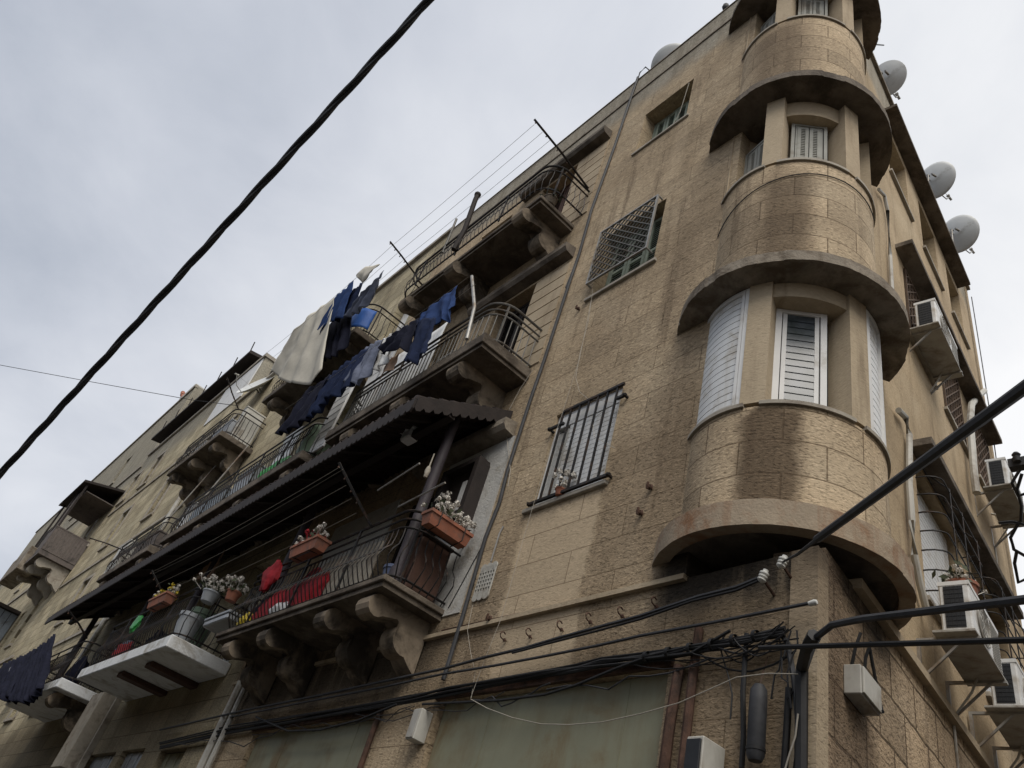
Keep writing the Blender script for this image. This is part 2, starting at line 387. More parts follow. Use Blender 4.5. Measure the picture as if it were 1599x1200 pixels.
simple('tan_cloth', (.3, .2, .14), .9, var=.2)
simple('barrel_green', (.12, .17, .12), .5, var=.2, dirt=(.08, .1, .07))
simple('barrel_blue', (.08, .1, .17), .5, var=.2)
simple('bottle_green', (.03, .25, .05), .4, var=.25)
simple('yellow_plastic', (.5, .38, .03), .5, var=.2)
simple('leaf', (.05, .06, .03), .7, var=.4, scale=12)
simple('white_flower', (.55, .52, .47), .85, var=.2, scale=25)
simple('red_flower', (.35, .02, .03), .8, var=.3, scale=25)
simple('tin_grey', (.34, .36, .38), .5, .3, var=.15, scale=4, dirt=(.2, .19, .18))
simple('blue_sheet', (.22, .25, .28), .6, .1, var=.2, scale=2, dirt=(.13, .13, .13), dirtamt=.4)
simple('board_grey', (.13, .11, .1), .85, var=.25, scale=3, bump=.004, bscale=20, dirt=(.07, .06, .055))
simple('asphalt', (.05, .049, .047), .95, var=.25, scale=3, bump=.01, bscale=120)
simple('paving', (.13, .12, .105), .9, var=.25, scale=4, bump=.006, bscale=60)
simple('porcelain', (.55, .55, .52), .25, var=.08)
simple('lamp_glass', (.75, .75, .74), .3, var=.1)
g = G('window_glass'); g.col(g.ramp(g.noise(g.tc, 3, 3), (.3, (.02, .025, .03)), (.7, (.05, .06, .07))), .08, 0, .6)
g = G('louver_glass'); g.col(g.ramp(g.noise(g.tc, 5, 3), (.35, (.03, .042, .045)), (.65, (.085, .1, .12))), .22, 0, .5)
# ================================================================== SETTING
m = MB('W'); m.box(-400, 400, -400, 400, -1.0, 0.0); g_ = m.build('ground', 'asphalt'); g_['kind'] = 'structure'
m = MB('L'); m.box(-.0, 70, .0, 1.1, 0.002, .13); o = m.build('pavement', 'paving'); o['kind'] = 'structure'

# ================================================================== CORNER BUILDING
BLD = thing('corner_building', 'old four storey stone apartment building on the street corner with a round turret and balconies', 'building', 'L')
UE = 8.7        # party line with the next house
RE = 6.9        # rear end of the side facade
WTOP = 14.42
def P(mb, name, mat, parent=None, **k): return mb.build(name, mat, parent if parent is not None else BLD, **k)

W1 = (2.10, 3.06, 5.60, 6.80); W2 = (2.06, 3.06, 8.66, 9.86); W3 = (2.03, 2.95, 11.72, 12.78)
D1 = (4.95, 5.9, 4.72, 6.6); D1b = (6.3, 7.3, 4.72, 6.6)
D2 = (4.42, 5.35, 7.88, 9.86); D2b = (6.2, 7.1, 7.88, 9.86)
D3 = (4.4, 5.3, 10.88, 12.86); D3b = (6.1, 7.0, 10.88, 12.86)
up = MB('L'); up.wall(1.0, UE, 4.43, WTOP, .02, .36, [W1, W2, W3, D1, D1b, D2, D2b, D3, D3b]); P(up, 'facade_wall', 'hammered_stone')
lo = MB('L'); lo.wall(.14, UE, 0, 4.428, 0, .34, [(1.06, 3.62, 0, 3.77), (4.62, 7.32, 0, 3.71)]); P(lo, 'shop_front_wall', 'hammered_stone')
m = MB('L'); m.box(1.0, UE, -.05, .045, 4.405, 4.445); P(m, 'string_course', 'dressed_stone')
m = MB('L'); m.box(1.2, UE, -.38, .035, WTOP + .002, WTOP + .03); m.box(1.0, UE, .021, .04, 13.86, 13.9); P(m, 'coping', 'concrete')
# side wall
RH = [(2.42, 3.25, 11.78, 12.98), (3.86, 4.66, 11.78, 12.98), (5.25, 6.0, 11.78, 12.98),
      (2.62, 3.5, 8.8, 10.02), (3.98, 4.9, 8.8, 10.02), (5.42, 6.4, 8.8, 10.02),
      (2.42, 3.85, 5.4, 6.9), (4.3, 5.75, 5.4, 6.9)]
m = MB('R'); m.wall(.95, RE, 4.53, 14.05, .0, .34, RH); P(m, 'side_wall', 'side_plaster')
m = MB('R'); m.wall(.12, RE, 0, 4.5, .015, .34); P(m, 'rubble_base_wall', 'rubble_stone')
m = MB('R'); m.box(.6, RE, -.1, .075, 4.48, 4.55); P(m, 'side_ledge', 'dressed_stone')
# corner pier
mit = (nL + nR) / (1 + nL.dot(nR)) * .03
def wp(v, z): return (v.x, v.y, z)
a, b, c_, d_ = O + dL * .15 + nL * .03, O + mit, O + dR * .13 + nR * .03, O + dL * .15 + dR * .15
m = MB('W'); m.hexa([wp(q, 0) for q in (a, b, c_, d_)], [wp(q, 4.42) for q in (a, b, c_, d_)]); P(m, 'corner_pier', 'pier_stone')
# body and roof behind the facades
pts = [O + dL * 1.0 - nL * .33 , O + dL * UE - nL * .33, O + dL * UE + dR * 6.0, O + dR * (RE - .01) + dL * 2.5, O + dR * (RE - .01) - nR * .33, O + dR * 1.0 - nR * .33]
m = MB('W'); m.hexa([wp(q, 0.0) for q in pts], [wp(q, 13.6) for q in pts]); P(m, 'inner_body', 'dark_void')
q1, q2 = O + dR * RE, O + dR * RE + dL * 2.5
q3, q4 = q1 - dR * .3, q2 - dR * .3
m = MB('W'); m.hexa([wp(q, 0) for q in (q1, q2, q4, q3)], [wp(q, 14.04) for q in (q1, q2, q4, q3)]); P(m, 'rear_wall', 'side_plaster')

# --- windows of the left facade
def shutter_pair(mb, u0, u1, w, z0, z1, n=2, slats=True, fr=.045):
    wd = (u1 - u0) / n
    for i in range(n):
        a, b = u0 + i * wd + .008, u0 + (i + 1) * wd - .008
        mb.box(a, a + fr, w - .03, w, z0, z1); mb.box(b - fr, b, w - .03, w, z0, z1)
        zm = z0 + (z1 - z0) * .42
        for zz in (z0, zm, z1 - fr): mb.box(a + fr, b - fr, w - .028, w - .002, zz, zz + fr)
        if slats:
            for s0, s1 in ((z0 + fr, zm), (zm + fr, z1 - fr)):
                k = max(3, int((s1 - s0) / .042))
                for j in range(k):
                    zz = s0 + (j + .5) * (s1 - s0) / k
                    mb.hexa([(a + fr, w - .026, zz + .012), (b - fr, w - .026, zz + .012), (b - fr, w - .006, zz - .016), (a + fr, w - .006, zz - .016)],
                            [(a + fr, w - .026, zz + .018), (b - fr, w - .026, zz + .018), (b - fr, w - .006, zz - .01), (a + fr, w - .006, zz - .01)])
def frame_box(mb, u0, u1, w0, w1, z0, z1, t):
    mb.box(u0, u0 + t, w0, w1, z0, z1); mb.box(u1 - t, u1, w0, w1, z0, z1)
    mb.box(u0 + t, u1 - t, w0, w1, z0, z0 + t); mb.box(u0 + t, u1 - t, w0, w1, z1 - t, z1)
def void(f, u0, u1, w, z0, z1, par):
    m = MB(f); m.box(u0 + .002, u1 - .002, w - .02, w, z0 + .002, z1 - .002); m.build('pane', 'window_glass', par)

# window with black bars: white roller shutter nearly flush
m = MB('L'); frame_box(m, 2.103, 3.057, -.12, -.02, 5.603, 6.797, .05); m.box(2.153, 3.007, -.1, -.01, 6.605, 6.745)
w1 = P(m, 'window', 'white_paint', label='window with a white roller shutter behind black iron bars')
m = MB('L'); m.box(2.155, 2.82, -.035, -.02, 5.66, 6.6)
for k in range(16): m.box(2.16, 2.82, -.021, -.014, 5.67 + k * .058, 5.67 + k * .058 + .051)
P(m, 'roller_shutter', 'white_plastic', w1)
m = MB('L'); m.box(2.845, 3.005, -.06, -.035, 5.66, 6.548); m.box(2.822, 2.843, -.05, -.01, 5.655, 6.55); P(m, 'shutter_panel', 'white_plaster', w1)
m = MB('L'); m.box(2.02, 3.14, -.1, .06, 5.55, 5.6, .006); P(m, 'sill', 'sill_stone', w1)
m = MB('L')
for zz, a, b in ((5.625, 1.97, 3.06), (6.57, 2.84, 3.07), (6.74, 2.04, 2.88), (6.57, 1.98, 2.1)): m.flat((a, .065, zz), (b, .065, zz), .014)
for u in (2.12, 2.25, 2.38, 2.51, 2.64, 2.77, 2.89): m.flat((u, .065, 5.61), (u, .065, 6.75), .009)
for u, zz in ((1.99, 5.625), (3.04, 5.625), (2.0, 6.57), (3.05, 6.57)): m.flat((u, .0, zz), (u, .09, zz), .011)
P(m, 'iron_bars', 'black_iron', w1)
# middle window with diamond lattice cage
m = MB('L'); frame_box(m, 2.063, 3.057, -.22, -.15, 8.663, 9.857, .045); w2 = P(m, 'window', 'green_shutter', label='window behind a diagonal lattice grille with grey green shutters')
m = MB('L'); shutter_pair(m, 2.11, 3.01, -.13, 8.71, 9.81, 3); P(m, 'shutter', 'green_shutter', w2); void('L', 2.11, 3.01, -.19, 8.71, 9.81, w2)
m = MB('L'); m.box(2.0, 3.12, -.1, .06, 8.61, 8.66, .006); P(m, 'sill', 'sill_stone', w2)
m = MB('L'); frame_box(m, 2.12, 3.1, .09, .115, 8.86, 9.9, .022)
for u, zz in ((2.13, 8.87), (3.09, 8.87), (2.13, 9.89), (3.09, 9.89)): m.flat((u, 0.0, zz), (u, .1, zz), .009)
P(m, 'grille_frame', 'steel', w2)
m = MB('L')
def lattice(m, u0, u1, w, z0, z1, st, r):
    H = z1 - z0; n = int((u1 - u0 + H) / st)
    for k in range(n + 1):
        s = u0 - H + k * st
        for sg in (1, -1):
            if sg == 1: pa, pb = (s, z0), (s + H, z1)
            else: pa, pb = (s, z1), (s + H, z0)
            t0 = max(0, (u0 - pa[0]) / H); t1 = min(1, (u1 - pa[0]) / H)
            if t1 - t0 < .02: continue
            f = lambda t: (pa[0] + t * H, w + .004 * sg, pa[1] + t * (pb[1] - pa[1]))
            m.flat(f(t0), f(t1), r)
lattice(m, 2.14, 3.08, .1, 8.88, 9.88, .115, .0065); P(m, 'lattice', 'grey_rail', w2)
# top window
m = MB('L'); frame_box(m, 2.033, 2.947, -.27, -.2, 11.723, 12.777, .04); w3 = P(m, 'window', 'green_shutter', label='deep set top window with green wooden shutters')
m = MB('L'); shutter_pair(m, 2.08, 2.9, -.2, 11.76, 12.73, 4, True, .04); P(m, 'shutter', 'green_shutter', w3); void('L', 2.075, 2.905, -.25, 11.765, 12.735, w3)
m = MB('L'); m.box(1.97, 3.0, -.15, .05, 11.675, 11.72, .006); P(m, 'sill', 'sill_stone', w3)

# --- balcony doors, dressed jambs with grooves, lintels
def door(u0, u1, z0, z1, mat, w=-.16):
    m = MB('L'); frame_box(m, u0 + .003, u1 - .003, w - .06, w, z0 + .003, z1 - .003, .05)
    d = P(m, 'balcony_door', mat)
    m = MB('L'); shutter_pair(m, u0 + .05, u1 - .05, w - .01, z0 + .05, z1 - .05, 2); P(m, 'shutter', mat, d)
    m = MB('L'); m.box(u0 + .004, u1 - .004, w - .1, w - .07, z0 + .004, z1 - .004); P(m, 'pane', 'dark_void', d)
for (q, mt) in ((D1, 'dark_wood'), (D1b, 'brown_wood'), (D2, 'dark_wood'), (D2b, 'white_paint'), (D3, 'brown_wood'), (D3b, 'grey_shutter')): door(*q, mt)
for zb, zt in ((7.92, 9.82), (10.95, 12.85)):
    m = MB('L'); k = 5; st = (zt - zb) / 8
    for i in range(8): m.box(3.72, 4.4, .0, .036, zb + i * st + .012, zb + (i + 1) * st - .012)
    m.box(3.722, 4.398, .0, .026, zb, zt); P(m, 'grooved_jamb', 'dressed_stone')
for zz, a, b in ((9.9, 3.7, 5.9), (12.92, 3.72, 5.8), (6.78, 3.76, 5.6)):
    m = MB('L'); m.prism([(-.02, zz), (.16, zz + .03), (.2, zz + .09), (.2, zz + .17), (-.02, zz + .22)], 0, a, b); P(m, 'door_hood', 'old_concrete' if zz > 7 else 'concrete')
m = MB('L'); m.box(3.72, 4.93, .02, .034, 4.62, 6.78); m.box(5.92, 7.6, .02, .034, 4.66, 6.6); P(m, 'white_wall_coat', 'white_plaster')

# --- shop shutters
def shop(u0, u1, zt, lab):
    m = MB('L'); m.box(u0 + .01, u1 - .01, -.11, -.06, .0, zt - .005)
    for k in range(2): m.box(u0 + .38 + k * 1.5, u0 + .387 + k * 1.5, -.062, -.056, .02, zt - .01)
    d = P(m, 'shop_shutter', 'shop_metal', label=lab)
    m = MB('L'); m.box(u0 - .04, u1 + .04, .0, .035, zt + .002, zt + .075); P(m, 'shutter_hood', 'rusty_iron', d)
shop(1.06, 3.62, 3.77, 'green grey metal shop shutter near the corner'); shop(4.62, 7.32, 3.71, 'dark green metal shop shutter under the balcony')

# --- balconies
def rail_path(u0, u1, w, r, wend=0.03, n=7, left=True, right=True):
    p = []
    if left:
        p.append((u0, wend)); p.append((u0, w - r))
        for i in range(1, n): a = pi / 2 * i / n; p.append((u0 + r - r * math.cos(a), w - r + r * math.sin(a)))
        p.append((u0 + r, w))
    else: p.append((u0, w))
    if right:
        p.append((u1 - r, w))
        for i in range(1, n): a = pi / 2 * i / n; p.append((u1 - r + r * math.sin(a), w - r + r * math.cos(a)))
        p.append((u1, w - r)); p.append((u1, wend))
    else: p.append((u1, w))
    return p
def resample(path, st):
    out = []; acc = 0.0; nxt = st * .5
    for (a, b) in zip(path, path[1:]):
        A, B = Vector(a), Vector(b); Ln = (B - A).length
        if Ln < 1e-6: continue
        d = (B - A) / Ln
        while nxt <= acc + Ln:
            q = A + d * (nxt - acc); out.append((q, Vector((-d.y, d.x)))); nxt += st
        acc += Ln
    return out
def railing(par, u0, u1, w, z0, z1, r=.22, belly=.07, sp=.105, mids=(.2,), mat='black_iron', rr=.014, rb=.0065, skip=None, flatbars=False, posts=1.1, right=True, left=True):
    p = rail_path(u0, u1, w, r, left=left, right=right); m = MB('L')
    H = z1 - z0
    for zz, q in [(z1, rr), (z0 + .07, rr * .8)] + [(z1 - t, rr * .75) for t in mids]:
        m.tube([(a, b, zz) for a, b in p], q, 6)
    def prof(t): return belly * math.sin(pi * min(1, t / .72)) ** 1.5 if t < .72 else 0.0
    for q, nrm in resample(p, sp):
        if skip and skip[0] < q.x < skip[1]: continue
        nn = nrm if (nrm.x * 0 + nrm.y) * 1 > -.5 else nrm
        ln = []
        top = 1.0 - (mids[-1] / H if mids else 0)
        for k in range(7 if belly else 2):
            t = k / (6 if belly else 1)
            e = prof(t); ln.append((q.x + nn.x * e, q.y + nn.y * e, z0 + .02 + t * (H * top - .02)))
        m.tube(ln, rb, 4, False)
    for q, nrm in resample(p, posts): m.flat((q.x, q.y, z0 - .02), (q.x, q.y, z1), .011)
    return m.build('railing', mat, par)
def _arc(cx, cy, r, a0, a1, n=8): return [(cx + r * math.cos(R_(a0 + (a1 - a0) * i / n)), cy + r * math.sin(R_(a0 + (a1 - a0) * i / n))) for i in range(n + 1)]
CORB = [(0, 0), (.68, 0)] + _arc(.64, -.115, .115, 75, -140) + _arc(.43, -.25, .12, 100, 150, 4)[1:] + _arc(.2, -.28, .165, 40, -100) + [(.1, -.5), (0, -.56)]
def corbel(par, u, z, wd=.24, s=1.0, mat='corbel_stone'):
    m = MB('L'); m.prism([(.02 + a * s, z + b * s) for a, b in CORB], 0, u - wd / 2, u + wd / 2)
    return m.build('corbel', mat, par)
def balcony(u0, u1, w, zb, zt, corbs=(), mat='old_concrete', lab=None, par=None, cs=1.0, cm='corbel_stone'):
    m = MB('L'); m.box(u0, u1, .021, w, zb + .05, zt, .008); m.box(u0 + .03, u1 - .03, .021, w - .03, zb, zb + .049)
    b = P(m, 'balcony', mat, par, label=lab)
    for u in corbs: corbel(b, u, zb, s=cs, mat=cm)
    return b
B1 = balcony(3.98, 7.95, .78, 4.58, 4.69, (4.3, 5.15, 6.5, 7.5), 'old_concrete', 'lowest balcony with a black bellied iron railing and red cloth', cs=.95)
railing(B1, 4.02, 7.9, .70, 4.69, 5.5, .22, .12, .092, (.1, .2), 'black_iron', .016, .0075)
B2 = balcony(3.83, 7.6, .79, 7.66, 7.86, (4.35, 5.6, 6.9), 'old_concrete', 'second floor balcony with a rounded pipe railing above the tiled awning')
railing(B2, 3.87, 7.55, .74, 7.86, 8.55, .3, .0, .1, (.11, .2), 'grey_rail', .018, .008)
B3 = balcony(3.93, 7.55, .7, 10.68, 10.8, (4.3, 5.95, 7.25), 'old_concrete', 'top floor balcony with a rounded black railing next to the corner windows')
railing(B3, 3.8, 7.6, .76, 10.86, 11.5, .3, .05, .1, (.12,), 'black_iron', .018)

# ================================================================== TURRET (frame T, polar angles about its axis)
TT = []
RB = .775
def arc(name, mat, r0, r1, z0, z1, a0, a1, par=None, n=40, lab=None, rough=0.0):
    m = MB('T'); m.ring(r0, r1, z0, z1, R_(a0), R_(a1), n * (3 if rough else 1))
    if rough:
        nv = []
        for (x, y, z) in m.v:
            r = math.hypot(x, y)
            if r > r1 - .01:
                e = mnoise.noise(Vector((x * 4, y * 4, z * 3 + z0))) + .8 * mnoise.noise(Vector((x * 17, y * 17, z * 5 + z0))); k = 1 + rough * e / r
                if mnoise.noise(Vector((x * 5 + 7, y * 5, z0 * 3))) > .38: k -= rough * 1.6
                x, y, z = x * k, y * k, z + rough * .55 * mnoise.noise(Vector((x * 11, y * 11, z0 + 4)))
            nv.append((x, y, z))
        m.v = nv
    m.smooth = True; return P(m, name, mat, par, label=lab, base=(0, 0, 0))
tiers = [(4.79, 5.725), (7.265, 8.965), (10.375, 12.18), (13.5, 14.9)]
for i, (a, b) in enumerate(tiers): arc('turret_wall', 'turret_stone', .3, RB, a, b, 150, 370, n=60)
arc('turret_base_ring', 'ring_plaster', .80, .905, 4.585, 4.785, 158, 362, n=64, rough=.004)
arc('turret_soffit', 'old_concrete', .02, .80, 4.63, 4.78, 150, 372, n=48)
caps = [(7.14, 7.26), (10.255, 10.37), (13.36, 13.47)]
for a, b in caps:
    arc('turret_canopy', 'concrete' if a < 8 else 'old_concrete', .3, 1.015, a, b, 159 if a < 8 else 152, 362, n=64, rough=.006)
# soffit recess ring beneath the canopies
def pillar(a, z0, z1, par=None, half=7.4, dep=.24):
    m = MB('T'); A = R_(a); h = RB * math.sin(R_(half)); r1 = RB * math.cos(R_(half)) + .012; r0 = r1 - dep
    ax, ay = math.cos(A), math.sin(A); tx, ty = -ay, ax
    q = lambda r, t, z: (ax * r + tx * t, ay * r + ty * t, z)
    m.hexa([q(r0, -h * .85, z0), q(r1, -h, z0), q(r1, h, z0), q(r0, h * .85, z0)], [q(r0, -h * .85, z1), q(r1, -h, z1), q(r1, h, z1), q(r0, h * .85, z1)])
    return P(m, 'pillar', 'dressed_stone', base=(0, 0, 0))
wz = [(5.76, 7.138), (9.0, 10.253), (12.215, 13.358)]
for i, (z0, z1) in enumerate(wz):
    for a in (227.2, 289.6): pillar(a, z0, z1)
    # solid ends where the turret meets the walls, and the dark core behind
    arc('turret_jamb', 'dressed_stone', .42, RB, z0, z1, 150, 172.5 if i == 0 else 180, n=8); arc('turret_jamb', 'dressed_stone', .42, RB, z0, z1, 324, 370, n=10)
    arc('turret_core', 'dressed_stone' if i else 'concrete', .05, .44, z0, z1, 150, 370, n=30)
    for a0, a1, nm in ((172, 222.5, 'left'), (231.5, 284.5, 'middle'), (292, 340, 'right')):
        arc('sill', 'sill_stone', .5, .8, z0 - .033, z0 + .001, a0, a1, n=16)

def tq(r, a, z): return (r * math.cos(R_(a)), r * math.sin(R_(a)), z)
def curved_window(a0, a1, z0, z1, r, lab):
    m = MB('T')
    for s, e in ((a0, a0 + 3.2), (a1 - 5.2, a1 - 3.2), (a1 - 2.8, a1)): m.ring(r - .05, r + .008, z0, z1, R_(s), R_(e), 3)
    m.ring(r - .05, r + .006, z1 - .05, z1, R_(a0 + 3.2), R_(a1 - 5.2), 12); m.ring(r - .05, r + .006, z0, z0 + .035, R_(a0 + 3.2), R_(a1 - 5.2), 12)
    f = P(m, 'turret_window', 'white_paint', base=(0, 0, 0), label=lab); m.smooth = True
    m = MB('T'); n = 17; st = (z1 - z0 - .085) / n
    for k in range(n): 
        zz = z0 + .035 + k * st; m.ring(r - .03, r - .012, zz + .006, zz + st - .004, R_(a0 + 3.2), R_(a1 - 5.2), 14)
        m.ring(r - .033, r - .024, zz - .004, zz + .006, R_(a0 + 3.2), R_(a1 - 5.2), 14)
    P(m, 'roller_shutter', 'white_plastic', f, base=(0, 0, 0))
curved_window(172.5, 219.8, 5.765, 7.13, RB - .005, 'turret window closed by a curved white roller shutter on the left')
curved_window(298, 324, 5.765, 7.13, RB - .005, 'turret window closed by a curved white roller shutter on the right')
def flat_window(a0, a1, r, z0, z1, lab, mat='white_paint', louvers=True, fr=.05):
    A = Vector(tq(r, a0, 0)); B = Vector(tq(r, a1, 0)); d = (B - A).normalized(); wd = (B - A).length; nn = Vector((d.y, -d.x, 0))
    if nn.dot(A + B) < 0: nn = -nn
    def bx(m, s0, s1, e0, e1, y0, y1):
        q = lambda s, e: A + d * s + nn * e
        m.hexa([(*q(s0, e0).xy, y0), (*q(s1, e0).xy, y0), (*q(s1, e1).xy, y0), (*q(s0, e1).xy, y0)], [(*q(s0, e0).xy, y1), (*q(s1, e0).xy, y1), (*q(s1, e1).xy, y1), (*q(s0, e1).xy, y1)])
    m = MB('T')
    for s0, s1 in ((0, fr), (fr + .01, fr * 1.9), (wd - fr * 1.9, wd - fr - .01), (wd - fr, wd)): bx(m, s0, s1, -.04, .0 if s0 in (0, wd - fr) else -.012, z0, z1)
    bx(m, fr, wd - fr, -.04, -.002, z1 - fr * .8, z1); bx(m, fr, wd - fr, -.04, -.002, z0, z0 + .03)
    f = P(m, 'turret_window', mat, base=(0, 0, 0), label=lab)
    if louvers == 'glass':
        m = MB('T'); n = 15; st = (z1 - z0 - .08) / n
        for k in range(n):
            zz = z0 + .035 + k * st; q = lambda s, e: A + d * s + nn * e
            s0, s1 = fr * 1.9, wd - fr * 1.9
            m.hexa([(*q(s0, -.02).xy, zz + st + .022), (*q(s1, -.02).xy, zz + st + .022), (*q(s1, -.012).xy, zz + .0), (*q(s0, -.012).xy, zz + .0)],
                   [(*q(s0, -.024).xy, zz + st + .024), (*q(s1, -.024).xy, zz + st + .024), (*q(s1, -.016).xy, zz + .002), (*q(s0, -.016).xy, zz + .002)])
        P(m, 'glass_louver', 'louver_glass', f, base=(0, 0, 0))
        m = MB('T'); bx(m, fr * 1.5, wd - fr * 1.5, -.1, -.075, z0 + .01, z1 - .01); P(m, 'back_panel', 'dark_void', f, base=(0, 0, 0))
    else:
        m = MB('T'); half = wd / 2
        for s0, s1 in ((fr * 1.9, half - .005), (half + .005, wd - fr * 1.9)):
            t = .035; zm = z0 + (z1 - z0) * .33
            bx(m, s0, s0 + t, -.03, -.006, z0 + .03, z1 - .04); bx(m, s1 - t, s1, -.03, -.006, z0 + .03, z1 - .04)
            for zz in (z0 + .03, zm, z1 - .085): bx(m, s0 + t, s1 - t, -.03, -.008, zz, zz + .045)
            for lo_, hi in ((z0 + .075, zm), (zm + .045, z1 - .085)):
                k = int((hi - lo_) / .032)
                for j in range(k): 
                    zz = lo_ + (j + .5) * (hi - lo_) / k; bx(m, s0 + t, s1 - t, -.026, -.012, zz - .006, zz + .008)
        P(m, 'shutter', mat, f, base=(0, 0, 0))
        m = MB('T'); bx(m, fr, wd - fr, -.075, -.05, z0 + .01, z1 - .01); P(m, 'back_panel', 'dark_void', f, base=(0, 0, 0))
flat_window(235.5, 274, .63, 5.765, 6.96, 'turret window with glass louvers in a white frame', 'white_paint', 'glass')
arc('window_head', 'dressed_stone', .44, RB - .02, 6.965, 7.138, 233, 284, n=12)
for i in (1, 2):
    z0, z1 = wz[i]
    flat_window(239.3, 275, .61, z0 + .003, z0 + .98, 'turret window with grey slatted wooden shutters facing the corner', 'grey_shutter', True, .035)
    flat_window(182, 218, .62, z0 + .003, z0 + .9, 'turret window with grey slatted shutters beside the street facade', 'grey_shutter', True, .035)
    flat_window(299, 322, .62, z0 + .003, z0 + .9, 'turret window with grey slatted shutters beside the side facade', 'grey_shutter', True, .035)
    arc('window_head', 'dressed_stone', .44, .7, z0 + .985, z1, 231, 286, n=12)

# ================================================================== SIDE FACADE parts
def rcanopy(u0, u1, z, w, t, mat='old_concrete', name='side_canopy'):
    m = MB('R'); m.box(u0, u1, -.05, w, z, z + t, .006); return P(m, name, mat)
EA = rcanopy(2.28, 6.0, 13.14, .2, .07, 'old_concrete', 'eave')
m = MB('R'); m.box(1.3, RE + .02, -.36, .05, 14.052, 14.12); P(m, 'coping', 'concrete')
rcanopy(2.36, 6.45, 10.08, .2, .08); rcanopy(2.3, 5.8, 6.95, .2, .09)
for i, h in enumerate(RH):
    u0, u1, z0, z1 = h
    top = i < 3; mid = 3 <= i < 6
    m = MB('R'); frame_box(m, u0 + .003, u1 - .003, -.26, -.2, z0 + .003, z1 - .003, .045)
    w_ = P(m, 'side_window', 'grey_shutter' if top else ('brown_wood' if mid else 'white_paint'))
    m = MB('R'); m.box(u0 + .004, u1 - .004, -.3, -.275, z0 + .004, z1 - .004); P(m, 'pane', 'window_glass', w_)
    m = MB('R'); m.box(u0 - .06, u1 + .06, -.08, .045, z0 - .05, z0, .005); P(m, 'sill', 'sill_stone', w_)
    if top:
        m = MB('R'); shutter_pair(m, u0 + .05, u1 - .05, -.19, z0 + .05, z1 - .05, 2); P(m, 'shutter', 'grey_shutter', w_)
    elif mid:
        m = MB('R'); frame_box(m, u0 + .02, u1 - .02, .0, .025, z0 + .02, z1 - .02, .025); lattice(m, u0 + .03, u1 - .03, .012, z0 + .03, z1 - .03, .14, .007)
        for k in range(7): u = u0 + .05 + k * (u1 - u0 - .1) / 6; m.flat((u, .014, z0 + .03), (u, .014, z1 - .03), .006)
        P(m, 'lattice', 'brown_lattice', w_)
    else:
        m = MB('R'); m.box(u0 + .05, u1 - .05, -.13, -.11, z0 + .05, z1 - .05)
        for k in range(24): m.box(u0 + .05, u1 - .05, -.112, -.1, z0 + .055 + k * .058, z0 + .055 + k * .058 + .05)
        P(m, 'roller_shutter', 'white_plastic', w_)
        m = MB('R')
        n = 8
        for k in range(n):
            zz = z0 + .06 + k * (z1 - z0 - .1) / (n - 1); bu = .0 if k > 6 else .17
            pth = [(u0 - .02, .0, zz), (u0 - .02, .04, zz)] + [(u0 - .02 + .12 * (1 - math.cos(t)), .04 + bu * math.sin(t), zz) for t in (.4, .8, 1.2, pi / 2)] + [(u1 - .1, .04 + bu, zz), (u1 + .02, .04 + bu * .6, zz), (u1 + .02, .0, zz)]
            m.tube(pth, .0075, 5)
        for u in (u0 + .3, (u0 + u1) / 2, u1 - .2): m.tube([(u, .21, z0 + .04), (u, .21, z1 - .2), (u, .06, z1 - .02)], .0075, 5)
        P(m, 'bellied_grille', 'black_iron', w_)
# ================================================================== NEXT HOUSES ALONG THE STREET
HB = thing('stone_house', 'long pale stone house with rows of balconies left of the corner building', 'building', 'L')
U2 = 30.9
def win_holes(spec): return [(u, u + w, z, z + h) for u, w, z, h in spec]
HW = win_holes([(9.4, .9, 4.72, 1.9), (11.4, .9, 4.72, 1.9), (16.2, .9, 4.72, 1.9), (9.0, .9, 7.86, 2.0), (11.6, .9, 7.86, 2.0), (13.3, .9, 7.86, 2.0), (15.6, .9, 7.86, 2.0), (17.2, .8, 7.86, 2.0),
                (8.9, .9, 10.86, 2.0), (11.2, .9, 10.86, 2.0), (15.3, .9, 10.86, 2.0), (16.9, .9, 10.86, 2.0), (21.2, .85, 8.1, 1.5), (25.4, .85, 8.1, 1.5),
                (22.2, .85, 11.1, 1.5), (26.6, .85, 11.1, 1.5), (27.2, .8, 13.9, 1.4), (29.7, .8, 13.9, 1.3), (20.6, .85, 5.0, 1.5), (23.4, .85, 5.0, 1.5)])
SH = [(9.35, 10.35, 0, 3.62), (11.1, 12.2, 0, 3.7), (12.5, 14.0, 0, 3.7)]
m = MB('L'); m.wall(UE + .002, 19.8, 0, 14.4, -.005, .36, [h for h in HW if h[0] < 19.8] + SH); m.wall(19.8, U2, 0, 16.45, -.005, .36, [h for h in HW if h[0] > 19.8]); m.build('facade_wall', 'yellow_stone', HB)
m = MB('L'); m.box(UE + .004, U2, -6, -.37, 0, 14.2); m.box(19.9, U2, -6, -.37, 14.2, 16.4); m.build('inner_body', 'dark_void', HB)
m = MB('L'); m.box(19.75, U2 + .02, -.4, .07, 16.45, 16.58); m.box(UE, 19.74, -.4, .06, 14.4, 14.5)
for zz in (7.1, 10.3, 13.45): m.box(19.0 if zz < 8 else 18.6, U2, -.05, .04, zz, zz + .09)
m.build('cornice', 'sill_stone', HB)
